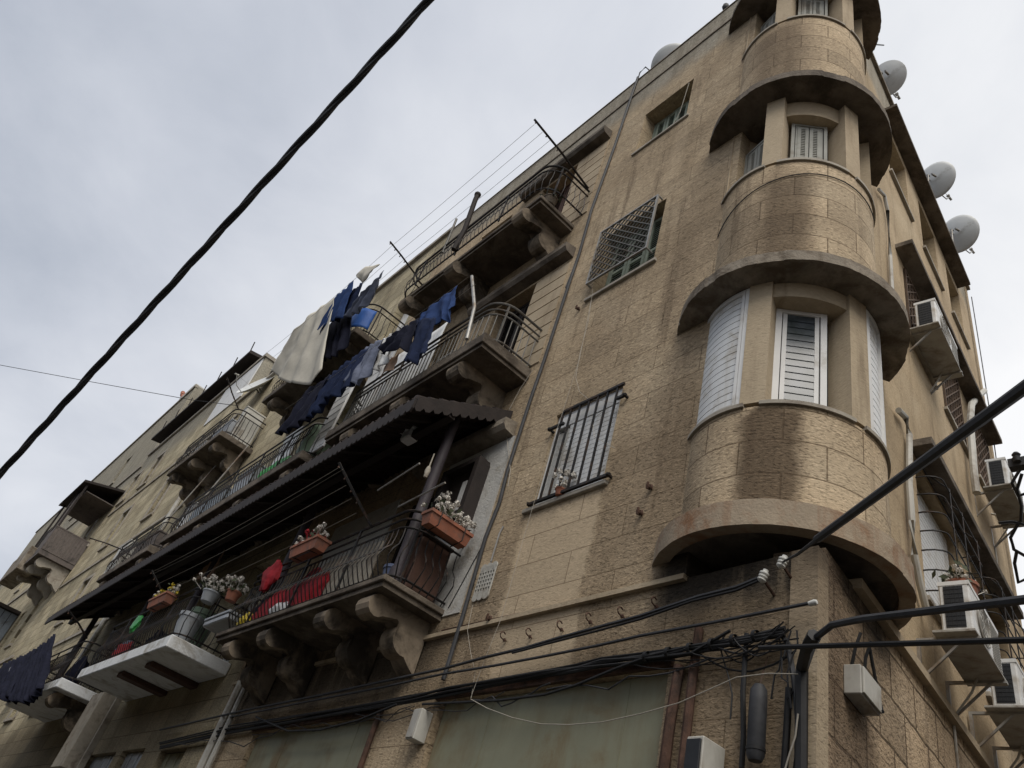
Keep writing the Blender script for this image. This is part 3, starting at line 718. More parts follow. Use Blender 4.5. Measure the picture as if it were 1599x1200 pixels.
for i, h in enumerate(HW):
    u0, u1, z0, z1 = h
    isd = h[3] - h[2] > 1.7
    m = MB('L'); frame_box(m, u0 + .003, u1 - .003, -.26, -.2, z0 + .003, z1 - .003, .05)
    mt = ('white_paint', 'grey_shutter', 'dark_wood', 'green_shutter')[i % 4]
    w_ = m.build('balcony_door' if isd else 'window', mt, HB)
    m = MB('L'); shutter_pair(m, u0 + .055, u1 - .055, -.2, z0 + .055, z1 - .055, 2, i % 3 == 0); m.box(u0 + .06, u1 - .06, -.225, -.215, z0 + .06, z1 - .06); m.build('shutter', mt, w_)
    if not isd:
        m = MB('L'); m.box(u0 - .1, u1 + .1, -.1, .06, z0 - .07, z0); m.build('sill', 'sill_stone', w_)
        m = MB('L'); m.box(u0 - .12, u0 - .003, -.004, .035, z0, z1); m.box(u1 + .003, u1 + .12, -.004, .035, z0, z1); m.box(u0 - .12, u1 + .12, -.004, .045, z1 + .003, z1 + .14); m.build('surround', 'sill_stone', w_)
for u0, u1, z0, z1 in SH:
    m = MB('L'); m.box(u0 + .01, u1 - .01, -.14, -.1, 0, z1 - .01)
    for k in range(3): m.box(u0 + .1 + k * .35, u0 + .13 + k * .35, -.1, -.085, 0, z1 - .02)
    m.build('shop_door', 'tin_grey' if u0 > 9.4 else 'shop_metal', HB)
# terrace roof on posts, floating over the roof edge
m = MB('L'); m.hexa([(20.9, .36, 16.95), (30.5, .36, 16.95), (30.5, -3.0, 17.5), (20.9, -3.0, 17.5)], [(20.9, .36, 17.07), (30.5, .36, 17.07), (30.5, -3.0, 17.62), (20.9, -3.0, 17.62)])
tr = m.build('terrace_roof', 'dark_wood', HB)
m = MB('L')
for u in (21.2, 24.2, 27.2, 30.2): m.flat((u, -.3, 16.4), (u, -.3, 17.08), .04)
for u in (21.0, 22.4, 23.8, 25.2, 26.6, 28.0, 29.4): m.flat((u, .33, 17.0), (u + .1, .36, 17.55), .014)
m.build('roof_post', 'dark_wood', tr)
m = MB('L'); m.box(19.9, 22.9, -.004, .03, 14.8, 16.42); m.build('white_wall_coat', 'white_paint', HB)
def bal2(u0, u1, w, zb, zt, rtop, corbs, mat='old_concrete', rm='black_iron', lab=None, belly=.07, cm='corbel_stone', mids=(.13,), r=.25, par=None, slab=True):
    m = MB('L'); m.box(u0, u1, -.002, w, zb, zt, .012); b = m.build('balcony', mat, par or HB, label=lab)
    for u in corbs: corbel(b, u, zb - .001, s=w / .82, mat=cm, wd=.24)
    railing(b, u0 + .04, u1 - .04, w - .05, zt, rtop, r, belly, .11, mids, rm, .016, .007)
    return b
bal2(8.72, 12.55, .85, 10.6, 10.74, 11.5, (9.15, 10.6, 12.1), rm='black_iron', lab='upper balcony hung with a blue tarpaulin and bedding')
bal2(14.75, 18.2, .86, 10.6, 10.74, 11.5, (15.2, 16.5, 17.8), rm='black_iron', lab='upper balcony with a bellied black railing and pale boxes')
bal2(8.3, 14.4, .8, 7.62, 7.78, 8.55, (8.8, 10.6, 12.4, 14.0), rm='black_iron', lab='balcony with a green barrel above the awning')
bal2(15.1, 18.7, .82, 7.62, 7.78, 8.55, (15.6, 18.2), rm='black_iron', lab='dark balcony with a scrolled black railing above the awning end')
b = bal2(9.2, 13.55, .96, 4.6, 4.78, 5.55, (), mat='white_slab', rm='black_iron', lab='white painted balcony slab with flower pots', belly=.06)
for u in (10.3, 11.6):
    m = MB('L'); m.box(u - .13, u + .13, -.003, .78, 4.52, 4.598, .01); m.build('bracket_beam', 'brown_wood', b)
bal2(14.9, 19.2, .95, 4.6, 4.78, 5.55, (15.4,), mat='white_slab', rm='black_iron', lab='far white balcony slab below black laundry')
m = MB('L'); m.box(14.15, 14.85, -.004, .3, 3.4, 4.72, .01); m.box(13.9, 13.98, -.004, .1, 3.3, 4.7); m.build('boxed_chimney', 'sill_stone', HB)

# taller house far along the street
TH = thing('tall_house', 'tall weathered stone house far along the street with a roofed box balcony', 'building', 'L')
TW = win_holes([(33.2, .9, 13.1, 1.9), (38.5, .9, 13.0, 1.7), (36.5, .9, 17.0, 1.6), (43, .9, 17, 1.6), (36, .9, 8.5, 1.8), (40, .9, 8.5, 1.8), (44.5, .9, 13, 1.7), (33.5, .9, 8.5, 1.7), (46, .9, 17, 1.6)])
m = MB('L'); m.wall(U2 + .02, 60, 0, 20.5, .0, .36, TW); m.build('facade_wall', 'yellow_stone', TH)
m = MB('L'); m.box(U2 + .02, 60, -7, -.37, 0, 20.3); m.build('inner_body', 'old_concrete', TH)
m = MB('L')
for zz in (7.6, 12.1, 15.9, 20.4): m.box(U2, 60, -.1, .06, zz, zz + .12)
m.build('cornice', 'sill_stone', TH)
for i, (u0, u1, z0, z1) in enumerate(TW):
    m = MB('L'); frame_box(m, u0 + .003, u1 - .003, -.2, -.05 if i == 0 else -.14, z0 + .003, z1 - .003, .08)
    w_ = m.build('window', 'white_paint' if i == 0 else 'grey_shutter', TH)
    m = MB('L'); m.box(u0 + .06, u1 - .06, -.24, -.21, z0 + .06, z1 - .06); m.build('pane', 'window_glass', w_)
    m = MB('L'); m.box(u0 - .1, u1 + .1, -.1, .07, z0 - .1, z0 - .002); m.build('sill', 'sill_stone', w_)
# boxed balcony
m = MB('L'); m.box(31.0, 34.6, .002, 1.34, 11.1, 11.28); bx_ = m.build('balcony', 'board_grey', TH, label='boxed balcony with plank sides and a flat dark roof')
m = MB('L')
for k in range(12): w0 = .02 + k * .11; m.box(30.98, 31.03, w0, w0 + .103, 11.29, 12.25)
for k in range(13): u0 = 31.06 + k * .09; m.box(u0, u0 + .083, 1.3, 1.345, 11.29, 12.25)
m.box(30.97, 31.04, .0, 1.36, 12.252, 12.3); m.build('plank_side', 'board_grey', bx_)
for u in (31.3, 32.6, 34.2): corbel(bx_, u, 11.09, .26, 1.6, 'sill_stone')
m = MB('L'); m.hexa([(30.9, .0, 14.62), (34.7, .0, 14.62), (34.7, 1.5, 14.2), (30.9, 1.5, 14.2)], [(30.9, .0, 14.72), (34.7, .0, 14.72), (34.7, 1.5, 14.3), (30.9, 1.5, 14.3)]); m.build('balcony_roof', 'dark_wood', bx_)
m = MB('L')
for u, w in ((31.05, 1.3), (34.5, 1.3), (32.4, 1.3)): m.flat((u, w, 11.28), (u, w, 14.3), .035)
m.build('roof_post', 'dark_wood', bx_)
m = MB('L'); m.box(32.0, 33.3, 1.24, 1.28, 12.3, 14.2); m.box(31.1, 34.5, .02, 1.2, 13.98, 14.02); m.build('board_wall', 'board_grey', bx_)
m = MB('L'); m.box(33.3, 36.6, .9, 1.5, 10.9, 11.9, .02); m.build('concrete_box', 'concrete', bx_)
m = MB('L')
for k in range(8): m.flat((33.4 + k * .14, 1.28, 11.95), (33.4 + k * .14, 1.28, 12.9), .008)
for k in range(5): m.flat((33.4, 1.28, 11.98 + k * .22), (34.4, 1.28, 11.98 + k * .22), .008)
m.build('wire_mesh', 'black_iron', bx_)

# sheet clad house at the very far end
m = MB('L')
uF = 52.0
FH = thing('sheet_clad_house', 'low house clad in blue grey metal sheets at the far left end of the street', 'building', 'L', (30, 1.2, 0))
pa = [L(-40, 905, 2.6), L(62, 905, 2.6)]
m = MB('L')
m.box(37.5, 47.0, .02, 2.5, 0, 9.75); m.build('house_wall', 'yellow_stone', FH, base=(0, 0, 0))
m = MB('L')
for k in range(31): u = 37.5 + k * .3; m.box(u, u + .28, 2.502, 2.54, 8.0, 10.3)
for k in range(9): w0 = .04 + k * .28; m.box(37.45, 37.49, w0, w0 + .26, 8.0, 10.3)
m.build('metal_sheet', 'blue_sheet', FH, base=(0, 0, 0))
m = MB('L'); m.box(37.2, 47.2, .02, 2.8, 10.32, 10.45); m.build('roof', 'dark_wood', FH, base=(0, 0, 0))

# ================================================================== TILED AWNING
AW = thing('tiled_awning', 'long red tiled lean-to awning on posts over the lowest balconies, dark wooden underside', 'awning', 'L', (3.9, 0, 6.4))
AU0, AU1, AWD, AZ0, AZ1 = 3.95, 19.1, 1.2, 6.52, 7.2
def az(w): return AZ1 + (AZ0 - AZ1) * w / AWD
m = MB('L'); m.hexa([(AU0, .022, az(0)), (AU1, .022, az(0)), (AU1, AWD, AZ0), (AU0, AWD, AZ0)], [(AU0, .022, az(0) + .03), (AU1, .022, az(0) + .03), (AU1, AWD, AZ0 + .03), (AU0, AWD, AZ0 + .03)]); m.build('boarding', 'dark_wood', AW)
m = MB('L')
n = int((AU1 - AU0) / .15)
for i in range(n):
    u = AU0 + .07 + (i + .5) * (AU1 - AU0 - .14) / n
    pts = []
    for k in range(9):
        for dw in (0.0, .135):
            w = .05 + k * .135 + dw; 
            if w > AWD + .04: continue
            pts.append((u + random.uniform(-.004, .004), w, az(w) + .045 + (0 if dw == 0 else .022)))
    m.tube(pts, .075, 8)
m.build('roof_tiles', 'roof_tile', AW)
m = MB('L')
# scalloped valance board, front and right end
k = int((AU1 - AU0) / .11)
poly = [(AU0, AZ0 + .02)]
for i in range(k):
    a = AU0 + i * (AU1 - AU0) / k; d = (AU1 - AU0) / k
    poly += [(a, AZ0 - .1), (a + d * .25, AZ0 - .145), (a + d * .75, AZ0 - .145), (a + d, AZ0 - .1)]
for i in range(0, len(poly) - 1):
    (x0, z0), (x1, z1) = poly[i], poly[i + 1]
    if abs(x1 - x0) < 1e-6: continue
    m.hexa([(x0, AWD - .005, z0), (x1, AWD - .005, z1), (x1, AWD + .02, z1), (x0, AWD + .02, z0)], [(x0, AWD - .005, AZ0 + .03), (x1, AWD - .005, AZ0 + .03), (x1, AWD + .02, AZ0 + .03), (x0, AWD + .02, AZ0 + .03)])
for i in range(11):
    w0, w1 = .03 + i * .106, .03 + (i + 1) * .106
    for (a, b, za, zb) in ((w0, w0 + .03, .1, .145), (w0 + .03, w0 + .076, .145, .145), (w0 + .076, w1, .145, .1)):
        m.hexa([(AU0 - .02, a, az(a) - za), (AU0 + .005, a, az(a) - za), (AU0 + .005, b, az(b) - zb), (AU0 - .02, b, az(b) - zb)], [(AU0 - .02, a, az(a) + .05), (AU0 + .005, a, az(a) + .05), (AU0 + .005, b, az(b) + .05), (AU0 - .02, b, az(b) + .05)])
m.build('valance', 'dark_wood', AW)
m = MB('L')
for i in range(13): u = 4.3 + i * 1.2; m.flat((u, .03, az(.03) - .05), (u, AWD - .02, az(AWD) - .05), .035)
m.flat((AU0, .74, az(.74) - .12), (AU1, .74, az(.74) - .12), .045); m.build('rafter', 'dark_wood', AW)
for u in (4.2, 7.3, 10.6, 13.4, 17.5):
    m = MB('L'); m.tube([(u, .56, 4.69), (u, .56, 4.9), (u, .56, 4.92), (u, .56, az(.56) - .06)], [.08, .075, .058, .058], 10); m.build('post', 'purple_wood', AW)
lu = Lz(638, 688, 6.62)
m = MB('L'); m.box(lu[0] - .1, lu[0] + .1, lu[1] - .07, lu[1] + .07, 6.6, 6.72, .02); m.box(lu[0] - .13, lu[0] + .13, lu[1] - .09, lu[1] + .09, 6.72, 6.76)
m.build('bulkhead_lamp', 'lamp_glass', AW)
# ================================================================== AIR CONDITIONERS on the side facade
def make_ac(u, z, w0, label):
    t = thing('air_conditioner', label, 'air conditioner', 'R', (u, 0, z), 'air conditioner units bracketed to the side facade')
    a0, a1, b0, b1, c0, c1 = u, u + .86, w0, w0 + .22, z + .03, z + .45
    m = MB('R'); m.box(a0, a1, b0, b1, c0, c1, .012); m.box(a0 - .004, a1 + .004, b0 - .004, b1 + .004, c1 - .03, c1 + .004); m.build('casing', 'white_plastic', t)
    m = MB('R'); m.box(a0 - .006, a0 + .01, b0 + .035, b1 - .045, c0 + .03, c1 - .04)
    for k in range(9): m.box(a0 - .009, a0, b0 + .035, b1 - .045, c0 + .045 + k * .038, c0 + .049 + k * .038)
    for k in range(4): m.box(a0 - .009, a0, b0 + .055 + k * .03, b0 + .058 + k * .03, c0 + .03, c1 - .04)
    m.build('side_louver', 'fan_black', t)
    m = MB('R'); cx, cz = a0 + .33, (c0 + c1) / 2
    m.lathe([(.175, 0), (.18, .012), (.165, .016), (.16, .0)], (cx, b1, cz), 28, axis=(0, 1, 0))
    for r in (.04, .075, .11, .14): m.lathe([(r - .003, .008), (r + .003, .008), (r + .003, .013), (r - .003, .013), (r - .003, .008)], (cx, b1, cz), 24, axis=(0, 1, 0))
    for k in range(8): a = pi * k / 4; m.bar((cx + .02 * math.cos(a), b1 + .01, cz + .02 * math.sin(a)), (cx + .17 * math.cos(a), b1 + .01, cz + .17 * math.sin(a)), .003, 4)
    for k in range(14): m.box(a0 + .57, a1 - .03, b1 - .001, b1 + .005, c0 + .04 + k * .026, c0 + .05 + k * .026)
    m.build('fan_grille', 'grey_plastic', t)
    m = MB('R'); m.tube([(a1 - .1, b0 + .06, c0), (a1 - .12, b0 + .0, z - .12), (a1 - .05, .03, z - .3), (a1 - .02, .02, z - .9)], .011, 6); m.tube([(a1 - .02, b0 + .1, z + .2), (a1 + .07, b0 + .05, z + .18), (a1 + .1, .02, z + .3)], .014, 6); m.build('hose', 'pipe_plastic', t)
    m = MB('R'); m.box(a0 - .05, a1 + .04, max(.08, b0 - .06), b1 + .02, z, z + .022, .003); m.build('tray', 'grey_plastic', t)
    for uu in (a0 + .04, a1 - .06):
        m = MB('R'); m.flat((uu, .0, z - .012), (uu, b1 + .03, z - .012), .012); m.flat((uu, .012, z - .34), (uu, .012, z), .014); m.flat((uu, .02, z - .32), (uu, b1 * .8, z - .02), .009); m.build('bracket', 'steel', t)
    return t
ac = make_ac(2.0, 4.84, .2, 'white air conditioner with a flower pot on top, nearest to the turret base')
move_copy(ac, 'R', (2.56, -.1, 8.78), 'white air conditioner high on the side wall beside the brown lattice window')
move_copy(ac, 'R', (3.36, .02, 4.84), 'white air conditioner at the right photo edge, behind the one with flower pot')
move_copy(ac, 'R', (4.98, -.02, 8.26), 'farthest white air conditioner on the side wall, standing out against the sky')
# flower pot on the air conditioner
t = thing('flower_pot', 'small terracotta pot of pale dried flowers standing on top of the lower air conditioner', 'flower pot', 'R', (2.35, .3, 5.295))
m = MB('R'); m.lathe([(.0, 0), (.09, 0), (.12, .13), (.13, .13), (.13, .16), (.11, .16), (.1, .12), (0, .12)], (2.35, .3, 5.295), 16); m.build('pot', 'terracotta', t)
def blossoms(mb, f, c, spread, n, r=.03, hz=.1):
    """flower heads of many small ragged petals on thin stems"""
    for i in range(int(n * 1.9)):
        p = Vector((c[0] + random.gauss(0, spread[0] * 1.25), c[1] + random.gauss(0, spread[1] * 1.25), c[2] + random.uniform(-.02, hz * .8)))
        rr = .8 * r * random.uniform(.8, 1.35)
        for k in range(26):
            d = Vector((random.gauss(0, 1), random.gauss(0, 1), random.gauss(.1, .8))).normalized(); a = d.cross(Vector((random.gauss(0, 1), random.gauss(0, 1), random.gauss(0, 1)))).normalized()
            b = d.cross(a); q = p + d * rr * random.uniform(.35, .8); s1 = rr * random.uniform(.3, .5); s2 = rr * random.uniform(.2, .35)
            mb.add([q - a * s1, q - b * s2 + d * s2 * .5, q + a * s1 + d * s1 * .3, q + b * s2], [(0, 1, 2, 3)])
        if p.z > c[2] + .04: mb.bar(p, (c[0] + (p.x - c[0]) * .5, c[1] + (p.y - c[1]) * .5, c[2] - .04), .003, 4)
def leaves(mb, c, spread, n, L_=.09, hz=.12):
    for i in range(n):
        p = Vector((c[0] + random.gauss(0, spread[0]), c[1] + random.gauss(0, spread[1]), c[2] + random.uniform(-.02, hz)))
        d = Vector((random.gauss(0, 1), random.gauss(0, 1), random.gauss(.4, .8))).normalized(); s_ = d.cross(Vector((random.gauss(0, 1), random.gauss(0, 1), random.gauss(0, 1)))).normalized() * L_ * .25
        mb.add([p, p + d * L_ * .5 + s_, p + d * L_, p + d * L_ * .5 - s_], [(0, 1, 2, 3)])
m = MB('R'); blossoms(m, 'R', (2.35, .3, 5.47), (.1, .06), 16, .035, .12); m.build('blossoms', 'white_flower', t)
m = MB('R'); leaves(m, (2.35, .3, 5.45), (.08, .06), 40); m.build('foliage', 'leaf', t)

# ================================================================== SATELLITE DISHES
def make_dish(pos, axis, dia, label):
    t = thing('satellite_dish', label, 'satellite dish', 'W', tuple(pos), 'satellite dishes along the roof edges')
    A = Vector(axis).normalized(); r = dia / 2; c = Vector(pos)
    m = MB('W'); n = 7
    prof = [(max(.001, r * i / n), .22 * r * (i / n) ** 2) for i in range(n + 1)]
    prof += [(r * 1.01, .22 * r), (r * 1.01, .205 * r)] + [(max(.001, r * i / n), .22 * r * (i / n) ** 2 - .012) for i in range(n, -1, -1)]
    m.lathe(prof, c, 36, axis=A); m.build('reflector', 'dish_grey', t)
    dn = (Vector((0, 0, -1)) - A * (-A.z)).normalized(); sd = A.cross(dn)
    tip = c + A * r * 1.05 + dn * r * .75
    m = MB('W'); m.tube([c + dn * r * .98 + A * .2 * r, c + dn * r * 1.05 + A * .6 * r, tip], .011, 6); m.bar(c + dn * r * .2, tip, .004, 4)
    m.build('feed_arm', 'steel', t)
    m = MB('W'); m.lathe([(0, -.06), (.022, -.06), (.022, .02), (.032, .03), (.032, .06), (0, .06)], tip, 10, axis=(c + A * .1 - tip)); m.build('receiver_head', 'grey_plastic', t)
    m = MB('W'); b = c - A * .03; 
    m.flat(b + sd * .06 + A * .0, b + sd * .06 - A * .14, .015); m.flat(b - sd * .06, b - sd * .06 - A * .14, .015)
    m.tube([b - A * .12, b - A * .18, b - A * .18 + Vector((0, 0, -r * 1.3))], .02, 7); m.build('mount', 'steel', t)
    return t
# behind the left parapet, above the middle windows
def Lw(px, py, w): return L2W(L(px, py, w))
def Rw(px, py, w): return R2W(Rr(px, py, w))
make_dish(Lw(1049, 101, -.2), (.3, .55, .65), .74, 'grey satellite dish showing over the street side parapet above the top window')
make_dish(Rw(1383, 121, -.05), (.72, .45, .5), .62, 'pale satellite dish close behind the turret top')
make_dish(Rw(1458, 280, .0), (.80, .35, .35), .72, 'pale satellite dish above the middle of the side eave')
make_dish(Rw(1494, 364, .02), (.78, .35, .38), .76, 'pale satellite dish with a bent feed arm at the end of the side eave')
make_dish(L2W(L(402, 606, .15)), (-.6, -.6, .4), 1.15, 'small white dish standing on the parapet beside the white washed wall')

# ================================================================== PIPES AND CONDUITS
def pipe(name, pts, r, mat, label, cat, f='L', n=8, rings=True, group=None):
    m = MB(f); m.tube(pts, r, n)
    o = m.build(name, mat, None, base=tuple(pts[0])); tag(o, label, cat, group)
    return o
px = lambda l, w=0.0, fn=L: [fn(a, b, w) for a, b in l]
pipe('drain_pipe', px([(1372, 296), (1381, 306), (1386, 330), (1390, 400), (1394, 470)], .04, Rr), .022, 'pipe_plastic', 'pale drain pipe beside the second turret storey, curving out of the wall', 'pipe', 'R')
pipe('drain_pipe', px([(1403, 641), (1414, 652), (1420, 680), (1420, 757), (1424, 815), (1428, 868), (1436, 910), (1446, 950)], .05, Rr), .03, 'pipe_plastic', 'long pale drain pipe running down behind the turret base ring', 'pipe', 'R')
pipe('drain_pipe', px([(1537, 611), (1526, 620), (1517, 632), (1515, 660), (1518, 700), (1521, 740), (1525, 770)], .1, Rr), .045, 'pipe_plastic', 'pale bent drain pipe near the far end of the side facade', 'pipe', 'R')
pipe('drain_pipe', [(8.33, .06, 4.4), (8.33, .06, 3.6), (8.33, .06, 0)], .055, 'pipe_plastic', 'thick grey drain pipe under the gap between the lowest balconies', 'pipe')
pipe('drain_pipe', [(8.06, .08, 4.5), (8.06, .08, 3.4), (8.06, .08, 0)], .035, 'pipe_plastic', 'thinner grey drain pipe right of the thick one', 'pipe')
pipe('rusty_pipe', [(.82, .03, 4.0), (.82, .04, 3.7), (.84, .04, 0)], .03, 'rusty_iron', 'rusty brown pipe beside the shop shutter near the corner', 'pipe')
pipe('rusty_pipe', [(4.52, .03, 3.8), (4.52, .04, 3.6), (4.53, .04, 0)], .028, 'rusty_iron', 'rusty brown pipe between the two shop shutters', 'pipe')
pipe('rusty_pipe', [(.93, .05, 3.75), (.95, .05, 3.4), (.97, .05, 0)], .035, 'rusty_iron', 'dark rusty pipe along the shutter edge beneath the turret', 'pipe')
pipe('wall_conduit', px([(996, 121), (960, 228), (923, 330), (905, 395), (888, 445), (850, 562), (828, 625), (792, 737), (780, 785), (758, 840), (722, 964), (705, 1020), (692, 1062)], .045), .02, 'cable_grey', 'dark conduit running down the whole street facade right of the balconies', 'conduit')
pipe('wall_conduit', px([(922, 336), (903, 402), (884, 450)], .05), .014, 'cable_grey', 'short thin conduit strapped beside the long dark one below the top balcony', 'conduit')
pipe('drain_pipe', [(19.3, .06, 12.9), (19.3, .06, 9), (19.3, .06, 4.8)], .06, 'pipe_plastic', 'long vertical drain pipe on the pale stone house left of the balconies', 'pipe')

# ================================================================== CABLES
def cable(pts, r, mat, label, f='W', name='cable', cat='cable', n=7):
    m = MB(f); m.tube(pts, r, n); o = m.build(name, mat, None, base=tuple(pts[0])); return tag(o, label, cat)
def sag(a, b, s, n=16):
    a, b = Vector(a), Vector(b); return [a.lerp(b, i / n) - Vector((0, 0, s * 4 * (i / n) * (1 - i / n))) for i in range(n + 1)]
# twisted pair overhead
pa, pb = Vector(W(760, -100, 4.2)), Vector(W(-90, 840, 5.6))
pts = sag(pa, pb, .04, 80); ax = (pb - pa).normalized(); s1 = ax.cross(Vector((0, 0, 1))).normalized(); s2 = ax.cross(s1)
m = MB('W')
for k in range(3):
    m.tube([p + (s1 * math.cos(i * .42 + k * 2.094) + s2 * math.sin(i * .42 + k * 2.094)) * .0115 for i, p in enumerate(pts)], .0125, 6)
tag(m.build('overhead_cable', 'cable_grey', None, base=tuple(pa)), 'thick twisted overhead cable slanting across the sky', 'cable')
ins1 = Vector(L2W(L(1222, 878, .12))); ins2 = Vector(L2W(L(1192, 900, .12)))
pe = Vector(W(1680, 547, 2.1)); q0 = Vector(W(1290, 832, 3.7))
m = MB('W'); m.tube([ins1 + Vector((0, 0, .0)), Vector(W(1245, 866, 4.0)), q0], [.006, .008, .012], 6); m.tube(sag(q0 + (q0 - pe).normalized() * .12, pe, .0, 10), .0195, 8)
tag(m.build('overhead_cable', 'cable_grey', None, base=tuple(pe)), 'thick black cable rising from the porcelain insulator to the right photo edge', 'cable')
cable([Vector(W(1262, 1013, 3.95)), Vector(W(1275, 995, 3.9)), Vector(W(1300, 976, 3.75)), Vector(W(1340, 968, 3.6))] + sag(W(1352, 966, 3.55), W(1700, 925, 2.6), .0, 8), .017, 'cable_grey', 'black cable bending off the corner bundle to the right below the turret ring')
cable(sag(W(1186, 1012, 4.12), W(1720, 996, 2.7), .0, 10), .0125, 'black_rubber', 'straight black cable crossing below the turret ring to the right edge')
# thick riser at the corner
cable([(O + dL * .03 + nL * .06).to_tuple()[:2] + (zz,) for zz in (0, 1.5, 3.0)] + [tuple(O + dL * .035 + nL * .065 + Vector((0, 0, 3.62))), W(1262, 1010, 3.96), W(1272, 992, 3.9)], .035, 'black_rubber', 'thick black cable bundle climbing the corner pier')
cable([L2W(q) for q in px([(1158, 1200), (1161, 1150), (1160, 1080), (1166, 990)], .06)] , .016, 'black_rubber', 'black cable loop hanging left of the grey splice cylinder')
cable([L2W(q) for q in px([(1195, 990), (1215, 985), (1230, 1005), (1240, 1060), (1246, 1120), (1243, 1200)], .05)], .017, 'cable_grey', 'dark cable arching down just left of the corner pier')
cable([L2W(q) for q in px([(1232, 1075), (1228, 1150), (1224, 1210)], .04)], .02, 'black_rubber', 'short black cable behind the arching one near the corner')
# runs along the facade
cable(px([(1192, 900), (1150, 917), (1090, 932), (1000, 962), (940, 978), (870, 997), (820, 1012), (760, 1026), (690, 1045), (600, 1064), (500, 1086), (380, 1110), (250, 1140)], .11), .013, 'cable_grey', 'upper dark cable strung along the facade from the insulator', 'L')
cable(px([(1192, 904), (1150, 922), (1080, 939), (1000, 967), (930, 986), (860, 1004), (800, 1020)], .12), .009, 'black_rubber', 'thin dark wire following the uppermost facade cable', 'L')
cable(px([(1275, 940), (1200, 955), (1120, 971), (1000, 993), (930, 1009), (850, 1025), (770, 1040), (690, 1053), (600, 1073), (480, 1096), (360, 1120)], .1), .011, 'cable_grey', 'second facade cable ending in a white cap at the corner', 'L')
cable(px([(690, 985), (780, 965), (850, 950)], .03), .008, 'rusty_iron', 'thin rusty rod fixed along the wall below the white wall patch', 'L')
m = MB('L')
for k in range(5):
    base_ = [(1225, 985), (1160, 1000), (1080, 1013), (1000, 1028), (940, 1036), (900, 1043), (850, 1052), (770, 1066), (700, 1080), (640, 1092), (560, 1106), (460, 1124), (360, 1140), (250, 1165)]
    m.tube([(lambda p: (p[0], p[1] + random.uniform(-.012, .012), p[2] + random.uniform(-.014, .014)))(L(a, b + (k - 2) * 2.6, .07 + .012 * (k % 2))) for a, b in base_], .0095 + .003 * (k % 3), 6)
tag(m.build('cable_bundle', 'black_rubber', None, base=L(1225, 985, .07)), 'thick bundle of black cables along the shop shutter hoods', 'cable bundle')
cable(px([(1140, 985), (1080, 1020), (1000, 1030), (960, 1045), (900, 1070), (850, 1085), (780, 1094), (740, 1096), (660, 1100)], .09), .011, 'black_rubber', 'sagging black cable drooping over the near shop shutter', 'L')
cable(px([(620, 1100), (560, 1125), (500, 1140), (450, 1142), (400, 1120)], .09), .012, 'black_rubber', 'sagging black cable drooping over the far shop shutter', 'L')
cable(px([(735, 1092), (760, 1106), (800, 1121), (845, 1131), (890, 1132), (940, 1128), (1000, 1115), (1060, 1098), (1105, 1078), (1150, 1058), (1200, 1052), (1246, 1053)], .14), .0035, 'white_cord', 'white string hanging in a long curve across the shop shutter', 'L', 'string', 'string')
cable(px([(1246, 1115), (1242, 1150), (1232, 1180), (1222, 1215)], .1), .005, 'white_cord', 'short white string hanging on the corner cables', 'L', 'string', 'string')
cable(px([(923, 470), (905, 560), (880, 640), (850, 730), (815, 850), (783, 965), (757, 1030), (735, 1090)], .1), .002, 'white_cord', 'long white string falling from the lattice window to the shutters', 'L', 'string', 'string')
cable(px([(926, 452), (918, 505), (906, 550), (899, 590), (905, 612), (918, 623), (935, 625), (960, 630), (925, 655), (928, 682), (960, 700)], .06), .0026, 'white_cord', 'white wire looping between the lattice window and the barred window', 'L', 'string', 'string')
cable(px([(832, 578), (812, 608), (795, 640), (790, 668), (793, 700), (797, 735), (793, 760)], .05), .0038, 'white_cord', 'pale wire curving down from the end of the second floor balcony', 'L', 'string', 'string')
cable(px([(738, 945), (730, 985), (735, 1020), (742, 1050), (736, 1090)], .08), .002, 'white_cord', 'fine white string below the round vent cover', 'L', 'string', 'string')
cable(px([(760, 840), (738, 880), (722, 910), (700, 950)], .04), .005, 'black_rubber', 'thin dark wire curving over the white wall patch', 'L')
cable(px([(1076, 130), (1062, 175), (1045, 205), (1010, 225)], .02), .0045, 'white_cord', 'pale wire dangling in front of the top window', 'L', 'string', 'string')
cable([L2W(Lz(-40, 563, 12.4)), L2W(Lz(150, 598, 12.2)), L2W(Lz(300, 625, 12.0)), L2W(Lz(372, 634, 11.6))], .008, 'black_rubber', 'thin wire reaching in from the left sky to the bellied balcony')
cable([(1.3 + .02 * k, 0, 0) for k in range(1)] + [] if False else [Vector(R2W(Rr(a, b, .1))) for a, b in ((1517, 464), (1530, 545), (1545, 640), (1556, 720))], .008, 'cable_grey', 'dark wire hanging down along the far edge of the side facade')
m = MB('T'); m.tube([tq(RB + .012, a, 8.42 + .0065 * (a - 180) - .00003 * (a - 180) ** 2) for a in range(176, 322, 5)], .006, 5)
tag(m.build('cable', 'cable_grey', None, base=(0, 0, 8.4)), 'thin cable wrapped slantwise round the second turret storey', 'cable')

